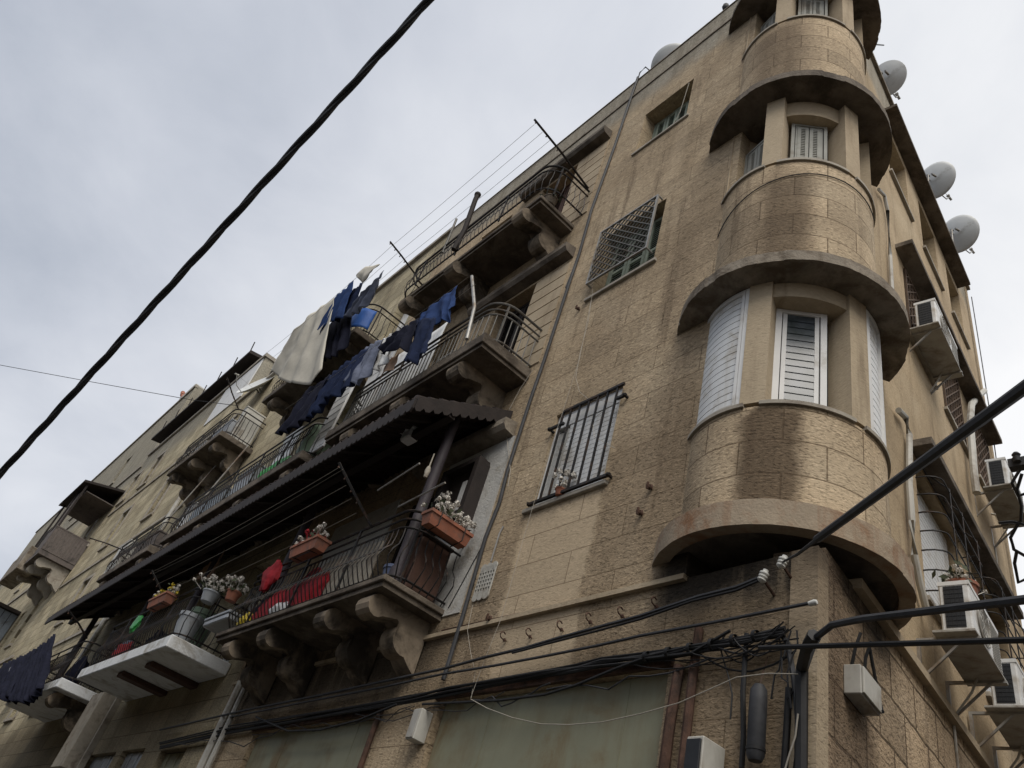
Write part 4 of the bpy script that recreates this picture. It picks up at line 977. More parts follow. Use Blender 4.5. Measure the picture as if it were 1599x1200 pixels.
# messy tangle of thin wires at the corner
rt = random.Random(5)
m = MB('L')
for k in range(10):
    x0 = rt.uniform(980, 1150); x1 = rt.uniform(1170, 1268); y0 = 1028 - (x0 - 1000) * .19 + rt.uniform(-14, 10); y1 = 985 + rt.uniform(-18, 34); sg = rt.uniform(4, 42)
    pts = [L(x0 + (x1 - x0) * t, y0 + (y1 - y0) * t + sg * 4 * t * (1 - t) + rt.uniform(-1, 1), .05 + .005 * k) for t in [q / 9 for q in range(10)]]
    m.tube(pts, rt.choice((.004, .005, .007)), 5)
for k in range(4):
    x0 = rt.uniform(1130, 1255); pts = [L(x0 + rt.uniform(-3, 3) + 8 * math.sin(q * .9 + k), 985 + q * rt.uniform(14, 24), .05 + .02 * (k % 3)) for q in range(7)]
    m.tube(pts, .0055, 5)
for k in range(6):
    q = L(1010 + k * 34, 1026 - k * 6.5, .085); m.lathe([(.034, -.012), (.037, -.012), (.037, .012), (.034, .012)], q, 10, axis=(1, 0, .1))
tag(m.build('wire_tangle', 'black_rubber', None, base=L(1180, 1000, .06)), 'messy tangle of thin black wires at the left of the corner pier', 'wires')
m = MB('L')
for k in range(7):
    x0 = 300 + k * 90 + rt.uniform(-30, 30); ln = rt.uniform(120, 260)
    pts = [L(x0 + ln * t, 1158 - (x0 + ln * t - 300) * .155 + rt.uniform(-5, 5) + rt.uniform(2, 22) * 4 * t * (1 - t), .08) for t in [q / 8 for q in range(9)]]
    m.tube(pts, rt.choice((.004, .006)), 5)
tag(m.build('wire_tangle', 'cable_grey', None, base=L(500, 1120, .08)), 'thin loose wires sagging along the thick cable bundle over the shop shutters', 'wires')
# insulators
def make_ins(p, label):
    t = thing('insulator', label, 'insulator', 'W', tuple(p), 'porcelain insulators under the turret')
    A = -nL
    m = MB('W'); prof = [(0, -.07), (.02, -.07), (.045, -.05), (.045, -.035), (.025, -.03), (.048, -.015), (.048, 0), (.025, .005), (.05, .02), (.05, .035), (.03, .05), (.03, .07), (0, .07)]
    m.lathe([(a * .62, b * .62) for a, b in prof], p, 18, axis=(.25, -.2, .9)); m.build('porcelain_body', 'porcelain', t)
    m = MB('W'); m.bar(Vector(p) + Vector((0, 0, -.02)), Vector(p) - nL * .14 + Vector((0, 0, -.08)), .01, 6); m.build('pin', 'rusty_iron', t)
    return t
i1 = make_ins(ins1, 'white porcelain insulator where the thick rising cable ends')
i2 = make_ins(ins2, 'white porcelain insulator just left of and below the other one')
m = MB('L'); q = L(1272, 941, .1); m.lathe([(0, -.035), (.015, -.035), (.018, 0), (.013, .014), (0, .018)], q, 12, axis=(-1, 0, .1)); tag(m.build('cable_end', 'porcelain', None, base=q), 'small white cap at the end of a facade cable', 'cap')
# boxes
def bx_thing(name, lab, cat, f, a, b, c, mat, lidmat=None, par='lid'):
    t = thing(name, lab, cat, f, (a[0], b[0], c[0]))
    m = MB(f); m.box(*a, *b, *c, .006); m.build('housing', mat, t)
    return t
t = bx_thing('meter_box', 'pale grey plastic meter box on the wall between the shop shutters', 'meter box', 'L', (3.66, 3.78), (.001, .13), (3.4, 3.66), 'pipe_plastic')
m = MB('L'); m.box(3.67, 3.77, .131, .139, 3.41, 3.65, .003); m.build('lid', 'grey_plastic', t)
t = bx_thing('junction_box', 'grey junction box with looped cables on the rough stone side wall', 'junction box', 'R', (.40, .72), (.016, .12), (3.68, 3.86), 'grey_plastic')
m = MB('R'); m.box(.41, .71, .121, .134, 3.69, 3.85, .003); m.build('lid', 'pipe_plastic', t)
m = MB('R')
for pts in ([(.42, .06, 3.86), (.40, .09, 3.96), (.41, .12, 4.06)], [(.62, .06, 3.86), (.61, .08, 4.0), (.6, .12, 4.1)], [(.7, .14, 3.7), (.76, .12, 3.72), (.72, .1, 3.9), (.62, .1, 4.08)]): m.tube(pts, .011, 6)
m.build('cable_loop', 'black_rubber', t)
t = bx_thing('wall_box', 'pale box hanging at the bottom photo edge beneath the turret', 'box', 'L', (.54, .66), (.02, .22), (2.95, 3.22), 'pipe_plastic')
m = MB('L'); m.box(.55, .65, .221, .235, 2.96, 3.2, .003); m.build('dark_front', 'fan_black', t)
t = thing('splice_cylinder', 'dark grey cable splice cylinder hanging vertically near the corner', 'cable splice', 'L', (.29, .09, 3.12))
m = MB('L'); m.lathe([(0, 0), (.036, 0), (.05, .03), (.05, .33), (.047, .39), (.03, .42), (0, .42)], (.29, .09, 3.12), 18); m.build('cylinder_body', 'cable_grey', t)
m = MB('L'); m.lathe([(.051, .0), (.054, .0), (.054, .02), (.051, .02)], (.29, .09, 3.17), 18); m.build('clamp_ring', 'black_rubber', t)
m = MB('L'); m.bar((.29, .09, 3.53), (.3, .01, 3.75), .004, 4); m.build('hanger_wire', 'rusty_iron', t)
# vent cover
t = thing('vent_cover', 'pale perforated plastic vent cover with a scalloped edge on the stone wall', 'vent cover', 'L', (3.44, .02, 4.88))
m = MB('L'); nu, nz = 6, 7; u0, z0, du, dz = 3.325, 4.735, .235 / 6, .31 / 7
hs = [(u0 + i * du + du * .25, u0 + (i + 1) * du - du * .1, z0 + j * dz + dz * .2, z0 + (j + 1) * dz - dz * .15) for i in range(nu) for j in range(nz)]
m.wall(u0, u0 + nu * du, z0, z0 + nz * dz, .04, .014, hs)
for k in range(3): m.lathe([(0, .026), (.045, .026), (.045, .04), (0, .04)], (u0 + .04 + k * .078, 0, z0 + nz * dz), 14, axis=(0, 1, 0)); m.lathe([(0, .0262), (.045, .0262), (.045, .0402), (0, .0402)], (u0 + .04 + k * .078, 0, z0), 14, axis=(0, 1, 0))
m.build('perforated_plate', 'pipe_plastic', t)
m = MB('L'); m.box(u0 + .006, u0 + nu * du - .006, .021, .025, z0 + .006, z0 + nz * dz - .006); m.build('dark_opening', 'dark_void', t)
m = MB('L'); m.tube([(3.44, .035, 5.1), (3.44, .035, 5.42), (3.42, .03, 5.5)], .01, 6); tag(m.build('vent_pipe', 'steel', None, base=(3.44, .035, 5.1)), 'thin grey pipe rising above the perforated vent cover', 'pipe')
# hooks and stubs
def make_hook(q, label):
    t = thing('wall_hook', label, 'hook', 'L', q, 'iron hooks in the street facade')
    m = MB('L'); m.tube([(q[0], .0, q[2])] + [(q[0], .05 + .03 * math.sin(a), q[2] + .03 - .03 * math.cos(a)) for a in (0, .8, 1.6, 2.4, 3.2, 4.0)], .006, 5); m.build('hook_rod', 'rusty_iron', t)
    m = MB('L'); m.lathe([(0, .021), (.018, .021), (.014, .03), (0, .03)], (q[0], 0, q[2]), 8, axis=(0, 1, 0)); m.build('hook_plate', 'rusty_iron', t)
    return t
hk = None
for (a, b), lab in zip(((788, 1000), (828, 995), (877, 984), (922, 972), (972, 963), (1025, 948)), ('hook left of the pale stain under the barred window', 'hook at the left side of the pale stain above the upper cable', 'hook in the middle of the pale stain above the upper cable', 'hook right of the pale stain above the upper cable', 'hook on the brown wall between the pale stain and the turret ring', 'hook closest to the turret ring')):
    q = L(a, b, .02); q = (q[0], .02, q[2])
    if hk is None: hk = make_hook(q, 'iron ' + lab)
    else: move_copy(hk, 'L', q, 'iron ' + lab)
def stub(q, lab):
    m = MB('L'); m.flat((q[0], .0, q[2]), (q[0], .085, q[2] - .01), .01); m.flat((q[0], .075, q[2] - .035), (q[0], .075, q[2] + .03), .008); m.lathe([(0, .022), (.03, .022), (.02, .035), (0, .035)], q, 8, axis=(0, 1, 0))
    tag(m.build('iron_stub', 'rusty_iron', None, base=q), lab, 'bracket', 'broken iron stubs beside the turret')
for (a, b), lab in zip(((1018, 763), (1003, 803), (905, 484), (768, 968)), ('rusty iron stub in the wall right of the barred window', 'rusty iron stub below another one, left of the turret ring', 'tiny rusty stub under the lattice window', 'rusty iron stub above the facade cables near the conduit')):
    q = L(a, b, .02); stub((q[0], .02, q[2]), lab)
# utility cross arm at the right edge
t = thing('utility_crossarm', 'dark utility cross arm with insulators and loose cables at the right photo edge', 'cross arm', 'W', W(1640, 720, 9.5))
m = MB('W'); m.flat(W(1576, 728, 9.6), W(1680, 708, 9.2), .06); m.build('arm', 'cable_grey', t)
m = MB('W')
m.flat(W(1655, 640, 9.2), W(1690, 1260, 7.6), .09); m.build('post', 'dark_wood', t)
m = MB('W'); a = Vector(W(1588, 718, 9.5)); m.lathe([(0, -.03), (.04, -.03), (.05, .02), (.03, .04), (.05, .07), (.03, .1), (0, .1)], a, 12); m.build('insulator', 'cable_grey', t)
m = MB('W')
for l in ([(1592, 735), (1580, 755), (1590, 775), (1605, 770)], [(1596, 740), (1588, 765), (1595, 790), (1594, 815)], [(1560, 817), (1580, 815), (1610, 822)], [(1592, 815), (1578, 840), (1583, 858), (1600, 868)], [(1588, 860), (1584, 880), (1590, 910), (1612, 900)]):
    m.tube([W(x, y, 9.4) for x, y in l], .02, 5)
m.build('loose_cable', 'black_rubber', t)
# ================================================================== CLOTHES RODS AND LINES
def rod(pts, r, mat, label, ropes=()):
    t = thing('clothes_rod', label, 'clothes rod', 'L', pts[0])
    m = MB('L'); m.tube(pts, r, 6); m.build('rod', mat, t)
    m = MB('L'); A, B = Vector(pts[0]), Vector(pts[-1])
    for k in (.97, .78, .58, .4): q = A.lerp(B, k); m.flat(q, q + Vector((0, 0, -.035)), .005); m.ball(q + Vector((0, 0, -.04)), .012, 6, 4)
    m.build('pulley', 'rusty_iron', t)
    return t
rod([(3.76, .1, 11.48), (3.66, .78, 11.5), (3.6, 1.4, 11.52)], .019, 'black_iron', 'long dark rod with line hooks jutting from the corner end of the top balcony rail')
rod([(7.5, .72, 11.5), (7.4, 1.1, 11.53), (7.33, 1.42, 11.55)], .017, 'black_iron', 'shorter dark rod with line hooks at the left end of the top balcony')
rod([(4.88, .72, 5.5), (4.95, 1.0, 5.74), (5.04, 1.3, 6.02)], .016, 'black_iron', 'slanting black clothes rod rising from the lowest balcony rail')
rod([(10.9, .85, 5.6), (10.95, 1.0, 5.75), (11.0, 1.3, 5.98)], .016, 'black_iron', 'black clothes rod above the white balcony slab')
rod([(14.9, .75, 11.5), (14.85, 1.1, 11.75), (14.8, 1.4, 12.0)], .016, 'black_iron', 'dark rod on the bellied balcony where the sky wire ends')
rod([(18.6, .75, 8.55), (18.9, 1.1, 8.6), (19.2, 1.45, 8.62)], .016, 'black_iron', 'dark rod at the far end of the scrolled balcony')
rod([(15.1, .9, 5.6), (15.0, 1.2, 5.75), (14.9, 1.5, 5.85)], .018, 'black_iron', 'dark rod carrying the black laundry at the far white slab')
lin = MB('L')
for w in (1.36, 1.2, 1.04, .9): lin.tube(sag((3.62, w, 11.46), (7.34, w, 11.48), .03, 8), .0028, 4); lin.tube(sag((7.34, w, 11.48), (12.4, w, 11.5), .12, 10), .0028, 4)
tag(lin.build('clothes_line', 'white_cord', None, base=(3.62, 1.2, 11.46)), 'thin clothes lines between the rods of the top balcony', 'clothes line')
lin = MB('L')
for w, z in ((1.28, 6.0), (1.12, 5.86), (1.0, 5.76), (.88, 5.64)): lin.tube(sag((5.02, w, z - .04), (10.97, w, z - .04), .05, 10), .004, 4)
lin.tube(sag((5.0, 1.24, 5.95), (10.97, 1.26, 5.93), .07, 10), .003, 4)
tag(lin.build('clothes_line', 'white_cord', None, base=(5.02, 1.2, 6)), 'empty clothes lines under the awning from the slanting rod', 'clothes line')
lin = MB('L')
for w in (.9, 1.04): lin.tube(sag((4.4, w, 8.98), (9.6, w, 8.98), .06, 10), .003, 4)
tag(lin.build('clothes_line', 'white_cord', None, base=(4.4, 1, 8.98)), 'clothes lines full of laundry before the second floor balcony', 'clothes line')
for pts, lab in (([Lz(860, 766, 5.5)] if False else [L(590, 766, .95), L(655, 724, .95)], 'thin pale metal rod under the awning, upper one'), ([L(622, 792, .8), L(695, 754, .8)], 'thin pale metal rod under the awning, lower one')):
    m = MB('L'); m.bar(pts[0], pts[1], .011); tag(m.build('metal_rod', 'steel', None, base=pts[0]), lab, 'rod')
# tall posts by the top balcony and struts
for pts, r, mt, lab in (([(5.92, .82, 10.9), (5.9, .8, 11.4), (5.88, .86, 12.15), (5.88, .86, 12.3)], .045, 'dark_wood', 'thick dark post tied to the top balcony railing'),
                        ([(6.5, .76, 11.3), (6.55, .78, 12.25)], .022, 'grey_rail', 'thin grey post tied to the top balcony railing'),
                        ([L(737, 432, .72), L(741, 480, .76), L(729, 530, .8)], .024, 'steel', 'pale bent pipe at the front of the second floor balcony'),
                        ([(14.1, .3, 10.4), (13.3, .74, 8.3)], .022, 'grey_rail', 'grey strut bracing the bellied upper balcony'),
                        ([(15.6, .4, 10.3), (15.3, .74, 8.5)], .018, 'grey_rail', 'thin grey strut under the bellied upper balcony')):
    m = MB('L'); m.tube(pts, r, 8)
    if r > .04: m.ball(pts[-1], r * 1.35, 8, 6)
    tag(m.build('pole', mt, None, base=pts[0]), lab, 'pole')
for k, u in enumerate((3.78, 3.9)):
    pass

# ================================================================== LAUNDRY
def cloth(name, mat, label, cat, u0, u1, w, z, drop, drop1=None, amp=.05, folds=4, narrow=.0, jag=.05, group='laundry on the lines', nx=22, nz=14, top=0.0, skew=0.0, belly=0.0, seed=0, z1=None):
    rnd = random.Random(seed + int(u0 * 100)); drop1 = drop if drop1 is None else drop1; z1 = z if z1 is None else z1
    ph = rnd.uniform(0, 6); m = MB('L'); vs = []
    for j in range(nz + 1):
        v = j / nz
        for i in range(nx + 1):
            t = i / nx
            tt = .5 + (t - .5) * (1 - narrow * v) + skew * v
            d = drop + (drop1 - drop) * t
            e = mnoise.noise(Vector((u0 * 7 + t * 3.0, v * 1.5, seed * 1.3)))
            e2 = mnoise.noise(Vector((u0 * 3 + t * 9.0, v * 4.5, seed * 2.3 + 9)))
            ww = w + amp * (.25 + .75 * v) * math.sin(2 * pi * folds * t + ph + 1.3 * v + 1.5 * e) + .5 * amp * e2 + belly * math.sin(pi * min(1, v * 1.1)) * math.sin(pi * t)
            zz = z + (z1 - z) * t - top * (1 - v) * math.sin(pi * t * max(1, folds)) ** 2 - d * v * (1 + jag * math.sin(5.1 * t * folds + ph) + jag * 1.4 * e * (1 if j == nz else .6))
            vs.append((u0 + (u1 - u0) * tt + .02 * e2, ww, zz))
    fs = [(j * (nx + 1) + i, j * (nx + 1) + i + 1, (j + 1) * (nx + 1) + i + 1, (j + 1) * (nx + 1) + i) for j in range(nz) for i in range(nx)]
    m.add(vs, fs); m.smooth = True
    o = m.build(name, mat, None, base=(u0, w, z), recalc=False)
    sm = o.modifiers.new('thickness', 'SOLIDIFY'); sm.thickness = .006
    return tag(o, label, cat, group)
# upper line
def pl(poly, t):
    d = [0.0]
    for a, b in zip(poly, poly[1:]): d.append(d[-1] + (Vector(b) - Vector(a)).length)
    s = t * d[-1]
    for i in range(len(poly) - 1):
        if s <= d[i + 1] + 1e-9: 
            f = (s - d[i]) / max(1e-9, d[i + 1] - d[i]); return Vector(poly[i]).lerp(Vector(poly[i + 1]), f)
    return Vector(poly[-1])
def drape(name, mat, label, cat, top, bot, w0, w1, amp=.04, folds=3, seed=0, belly=0.0, nx=26, nz=18, group='laundry on the lines', o=(400, 380), s=.25):
    """hanging cloth: surveyed top edge on the plane w0 and bottom edge on the plane w1, with folds running down"""
    T = [L(o[0] + a * s, o[1] + b * s, w0) for a, b in top]; B = [L(o[0] + a * s, o[1] + b * s, w1) for a, b in bot]
    m = MB('L'); vs = []; rnd = random.Random(seed); ph = rnd.uniform(0, 6)
    for j in range(nz + 1):
        v = j / nz
        for i in range(nx + 1):
            t = i / nx; p = pl(T, t).lerp(pl(B, t), v)
            e = mnoise.noise(Vector((t * 2.5, v * 1.2, seed * 1.7))); e2 = mnoise.noise(Vector((t * 8, v * 5, seed * 2.9 + 5)))
            off = amp * (.3 + .7 * v) * math.sin(2 * pi * folds * t + ph + 2.2 * e) + amp * .5 * e2 + belly * math.sin(pi * v) * math.sin(pi * t)
            k = off * .45
            vs.append((p.x + k * .2 + .012 * e2, p.y + off, p.z + .015 * e2 * v))
    fs = [(j * (nx + 1) + i, j * (nx + 1) + i + 1, (j + 1) * (nx + 1) + i + 1, (j + 1) * (nx + 1) + i) for j in range(nz) for i in range(nx)]
    m.add(vs, fs); m.smooth = True
    ob = m.build(name, mat, None, base=tuple(T[0]), recalc=False)
    sm = ob.modifiers.new('thickness', 'SOLIDIFY'); sm.thickness = .006
    return tag(ob, label, cat, group)
drape('bed_sheet', 'cream_cloth', 'large cream bed sheet hanging from the top line, its lower half billowing', 'bed sheet', [(240, 545), (300, 482), (400, 402), (492, 338)], [(105, 800), (150, 852), (250, 882), (350, 878), (425, 795)], 1.3, 1.1, .05, 3, 3, .0, 40, 28)
drape('small_cloth', 'cream_cloth', 'small cream cloth blowing at the outer end of the top line', 'cloth', [(630, 200), (680, 150), (775, 133)], [(635, 215), (662, 248), (712, 205)], 1.4, 1.38, .03, 1, 4, .04, 14, 8)
drape('blue_towel', 'blue_cloth', 'bright blue cloth hanging on the top line next to the cream sheet', 'towel', [(485, 345), (550, 290), (612, 232)], [(368, 535), (392, 578), (460, 490), (530, 462)], 1.3, 1.2, .04, 3, 5)
drape('dark_trousers', 'navy_cloth', 'dark navy trousers on the top line right of the bright blue cloth', 'trousers', [(600, 300), (640, 265), (668, 243)], [(470, 480), (520, 490), (600, 430)], 1.2, 1.1, .04, 2, 6)
drape('grey_shirt', 'denim_cloth', 'grey blue shirt at the right end of the top line', 'shirt', [(660, 310), (740, 240), (803, 172)], [(560, 470), (620, 440), (680, 395), (745, 325)], 1.25, 1.15, .05, 3, 7)
drape('dark_sheet', 'black_cloth', 'very dark sheet hung below the bright blue cloth over the upper balcony rail', 'bed sheet', [(405, 560), (500, 470), (600, 430)], [(405, 740), (500, 705), (600, 600)], 1.0, .95, .04, 4, 8)
m = MB('L')
pth = rail_path(8.74, 9.55, .86, .26, right=False); n = 0
cols_ = [q for q, _ in resample(pth[1:], .05)]
vs = []; fs = []
for i, q in enumerate(cols_):
    for j in range(7):
        v = j / 6; e = mnoise.noise(Vector((i * .25, j * .5, 3)))
        vs.append((q.x - .03 + .03 * e, q.y + .02 + .04 * e * v, 11.3 - .5 * v - .03 * e))
N = len(cols_)
fs = [(i * 7 + j, (i + 1) * 7 + j, (i + 1) * 7 + j + 1, i * 7 + j + 1) for i in range(N - 1) for j in range(6)]
m.add(vs, fs); m.smooth = True; o = m.build('blue_tarpaulin', 'tarp_blue', None, base=(8.3, .8, 11.4), recalc=False); sm = o.modifiers.new('thickness', 'SOLIDIFY'); sm.thickness = .006
tag(o, 'vivid blue tarpaulin wrapped round the corner of the upper balcony rail', 'tarpaulin')
# lower line, before the second floor balcony
drape('blue_shirt', 'blue_cloth', 'blue shirt at the right end of the lower laundry line', 'shirt', [(1035, 445), (1160, 340), (1262, 268)], [(1005, 525), (1100, 505), (1150, 480), (1195, 490), (1228, 395)], .95, .95, .04, 3, 11)
drape('dark_trousers', 'navy_cloth', 'long dark blue trousers right beneath the blue shirt on the lower line', 'trousers', [(1005, 480), (1060, 470), (1125, 470)], [(925, 735), (990, 750), (1065, 700)], 1.03, 1.03, .05, 2, 12)
drape('black_jumper', 'black_cloth', 'black jumper in the middle of the lower line, left of the blue trousers', 'jumper', [(885, 550), (960, 505), (1032, 456)], [(775, 665), (800, 705), (890, 640), (930, 680), (1000, 590)], 1.0, 1.0, .05, 3, 13)
drape('denim_jeans', 'denim_cloth', 'faded denim jeans hanging on the lower line', 'jeans', [(690, 655), (745, 625), (795, 595)], [(555, 875), (640, 885), (735, 785)], 1.0, 1.0, .05, 3, 14)
drape('dark_trousers', 'navy_cloth', 'navy trousers left of the faded jeans on the lower line', 'trousers', [(610, 715), (660, 680), (705, 650)], [(455, 965), (520, 950), (600, 880)], 1.02, 1.02, .05, 2, 15)
drape('navy_overalls', 'navy_cloth', 'wide navy work overalls in the middle left of the lower line', 'overalls', [(460, 830), (540, 770), (620, 710)], [(300, 1115), (380, 1060), (460, 965)], 1.0, 1.0, .06, 4, 16)
drape('navy_overalls', 'black_cloth', 'blackish overalls at the left end of the lower line over the green barrel', 'overalls', [(310, 920), (390, 875), (470, 820)], [(125, 1195), (210, 1175), (310, 1105)], 1.03, 1.03, .06, 3, 17)
drape('white_shirt', 'white_plastic', 'white shirt hanging between the black jumper and the faded jeans', 'shirt', [(800, 598), (845, 570), (890, 545)], [(735, 800), (790, 770), (850, 700)], .9, .9, .04, 2, 71)
cloth('tan_cloth', 'tan_cloth', 'small tan cloth hanging over the second floor railing', 'cloth', 6.0, 6.35, .86, 8.62, .36, .3, .02, 1, .0, .1, seed=18)
cloth('white_sheet', 'white_plastic', 'white sheet hung behind the laundry on the second floor', 'bed sheet', 5.7, 7.5, .5, 9.4, 1.5, 1.5, .02, 3, .0, .02, seed=19)
# white boards on the stone house behind the laundry
for u0, u1, z0, z1, w, lab in ((7.6, 8.22, 8.7, 10.5, .35, 'tall white board standing in the gap behind the laundry'), (8.0, 8.5, 7.85, 9.4, .6, 'white board leaning at the end of the second floor balcony'), (10.6, 11.3, 7.85, 9.5, .3, 'white board on the balcony beside the green barrel')):
    m = MB('L'); m.box(u0, u1, w, w + .04, z0, z1, .01); m.box(u0 - .01, u1 + .01, w - .005, w + .045, z1, z1 + .03)
    for k in range(9): m.box(u0, u1, w + .04, w + .046, z0 + .05 + k * (z1 - z0) / 9, z0 + .06 + k * (z1 - z0) / 9)
    tag(m.build('white_board', 'white_paint', None, base=(u0, w, z0)), lab, 'board')
# black laundry far left
bl = ((86, 990), (74, 1002), (58, 1012), (42, 1022), (24, 1030), (4, 1038), (-18, 1046)); bb = ((62, 1075), (48, 1092), (30, 1096), (14, 1090), (-4, 1088), (-22, 1086), (-40, 1090))
for i in range(5):
    (ax_, ay_), (bx2, by2) = bl[i], bl[i + 1]; (cx_, cy_), (dx_, dy_) = bb[i], bb[i + 1]
    drape('black_garment', 'black_cloth', ('black garment nearest the slab edge in the far left laundry', 'second black garment from the right in the far left laundry', 'middle black garment of the far left laundry', 'second black garment from the left in the far left laundry', 'leftmost black garment of the far left laundry')[i], 'garment',
          [(bx2, by2), (ax_, ay_)], [(dx_, dy_), ((cx_ + dx_) / 2, (cy_ + dy_) / 2 + 6), (cx_ + 4, cy_)], 1.15, 1.15 + .03 * (i % 2), .08, 3, 30 + i, group='black garments on the far left line', o=(0, 0), s=1.0)

# ================================================================== FLOWER BOXES AND POTS
def planter(f, lab, c, ln, along_w, flowers, wide=.17, hh=.15):
    t = thing('flower_box', lab, 'flower box', f, c, 'terracotta flower boxes on the balcony rails')
    m = MB(f); u, w, z = c; h = ln / 2; b = wide / 2
    def q(s, d, zz): return (u + d, w + s, zz) if along_w else (u + s, w + d, zz)
    bot = [q(-h * .93, -b * .75, z), q(h * .93, -b * .75, z), q(h * .93, b * .75, z), q(-h * .93, b * .75, z)]
    top = [q(-h, -b, z + hh - .035), q(h, -b, z + hh - .035), q(h, b, z + hh - .035), q(-h, b, z + hh - .035)]
    m.hexa(bot, top)
    r0 = [q(-h - .012, -b - .012, z + hh - .034), q(h + .012, -b - .012, z + hh - .034), q(h + .012, b + .012, z + hh - .034), q(-h - .012, b + .012, z + hh - .034)]
    m.hexa(r0, [(x, y, z + hh) for x, y, _ in r0]); m.build('trough', 'terracotta', t)
    sp2 = (b * .5, h * .55) if along_w else (h * .55, b * .5)
    m = MB(f); leaves(m, (u, w, z + hh), (*sp2,), 36, .08, .1); m.build('foliage', 'leaf', t)
    for nm, mt, n, hz in flowers:
        m = MB(f); blossoms(m, f, (u, w, z + hh + .03), sp2, n, .042, hz); m.build(nm, mt, t)
    m = MB(f)
    for s in (-.6, .6): m.tube([q(h * s, -b - .02, z + hh + .04), q(h * s, -b - .02, z + .01), q(h * s, b * .9, z - .015)], .006, 5)
    m.bar(q(-h * .6, b * .5, z - .012), q(h * .6, b * .5, z - .012), .006, 5)
    m.build('hanger', 'black_iron', t)
    return t
planter('L', 'terracotta flower box on the right end of the lowest balcony with white blossoms', (3.84, .40, 5.28), .52, True, [('white_blossoms', 'white_flower', 20, .22)])
planter('L', 'terracotta flower box on the front rail of the lowest balcony with white and red blossoms', (5.95, .86, 5.3), .66, False, [('white_blossoms', 'white_flower', 16, .16), ('red_blossoms', 'red_flower', 7, .14)])
planter('L', 'terracotta flower box above the white balcony slab with a yellow bag', (10.6, 1.0, 5.42), .8, False, [('white_blossoms', 'white_flower', 10, .12), ('yellow_bag', 'yellow_plastic', 7, .14)])
def pot(lab, c, r, h, mat, bl=None, n=12, cat='flower pot', nm='flower_pot', fol=True):
    t = thing(nm, lab, cat, 'L', c)
    m = MB('L'); m.lathe([(0, 0), (r * .75, 0), (r, h * .85), (r * 1.08, h * .86), (r * 1.08, h), (r * .95, h), (r * .9, h * .8), (0, h * .8)], c, 18); m.build('pot', mat, t)
    if fol: m = MB('L'); leaves(m, (c[0], c[1], c[2] + h), (r * .8, r * .8), 30, .09, .12); m.build('foliage', 'leaf', t)
    if bl: m = MB('L'); blossoms(m, 'L', (c[0], c[1], c[2] + h + .05), (r, r * .8), n, .05, .2); m.build('blossoms', bl, t)
pot('pot of white blossoms at the right end of the white balcony slab', (9.0, .8, 5.3), .12, .16, 'tin_grey', 'white_flower', 16)
pot('small pot of pale blossoms between the white slab and the red cloth', (8.35, .7, 5.25), .1, .14, 'terracotta', 'white_flower', 9)
pot('pot with bushy green plant on the second floor balcony corner', (4.3, .55, 7.87), .1, .16, 'old_concrete', None)
pot('pot of dark spiky plant at the corner of the top balcony', (4.0, .5, 10.82), .1, .14, 'old_concrete', None)
pot('flower pot with white blossoms on the barred window sill', (2.62, .055, 5.602), .05, .07, 'terracotta', 'white_flower', 9, fol=False)
pot('light blue bucket standing at the right corner of the lowest balcony', (4.32, .52, 4.7), .12, .24, 'barrel_blue', None, cat='bucket', nm='bucket', fol=False)
pot('pale grey bucket on the white balcony slab', (9.5, .75, 4.8), .17, .4, 'tin_grey', None, cat='bucket', nm='bucket', fol=False)
pot('tall dark green bin at the right end of the white balcony slab', (9.65, .55, 4.79), .2, .58, 'barrel_green', None, cat='bin', nm='bin', fol=False)
# barrels and stuff behind the upper railings
def barrel(lab, c, r, h, mat):
    t = thing('barrel', lab, 'barrel', 'L', c)
    m = MB('L'); m.lathe([(0, 0), (r * .9, 0), (r, h * .08), (r * 1.03, h * .3), (r, h * .33), (r * 1.03, h * .64), (r, h * .67), (r * .95, h * .93), (r * .9, h), (0, h)], c, 22); m.build('drum', mat, t)
    m = MB('L'); m.lathe([(r * .85, h), (r * .92, h), (r * .92, h + .03), (0, h + .03)], c, 22); m.build('lid', 'pipe_plastic', t)
barrel('green plastic barrel on the balcony above the awning', (8.75, .5, 7.79), .24, .72, 'barrel_green')
barrel('grey plastic barrel right beside the green one', (8.35 + .95, .3, 7.79), .2, .85, 'tin_grey')
t = thing('bottle_rack', 'row of bright green plastic sacks behind the railing left of the green barrel', 'sacks', 'L', (9.9, .6, 7.79))
m = MB('L')
for k in range(5): m.ball((9.5 + k * .2, .6 + .02 * (k % 2), 8.0), .13, 8, 6, (1, .8, 1.6), .12)
m.build('sack', 'bottle_green', t)
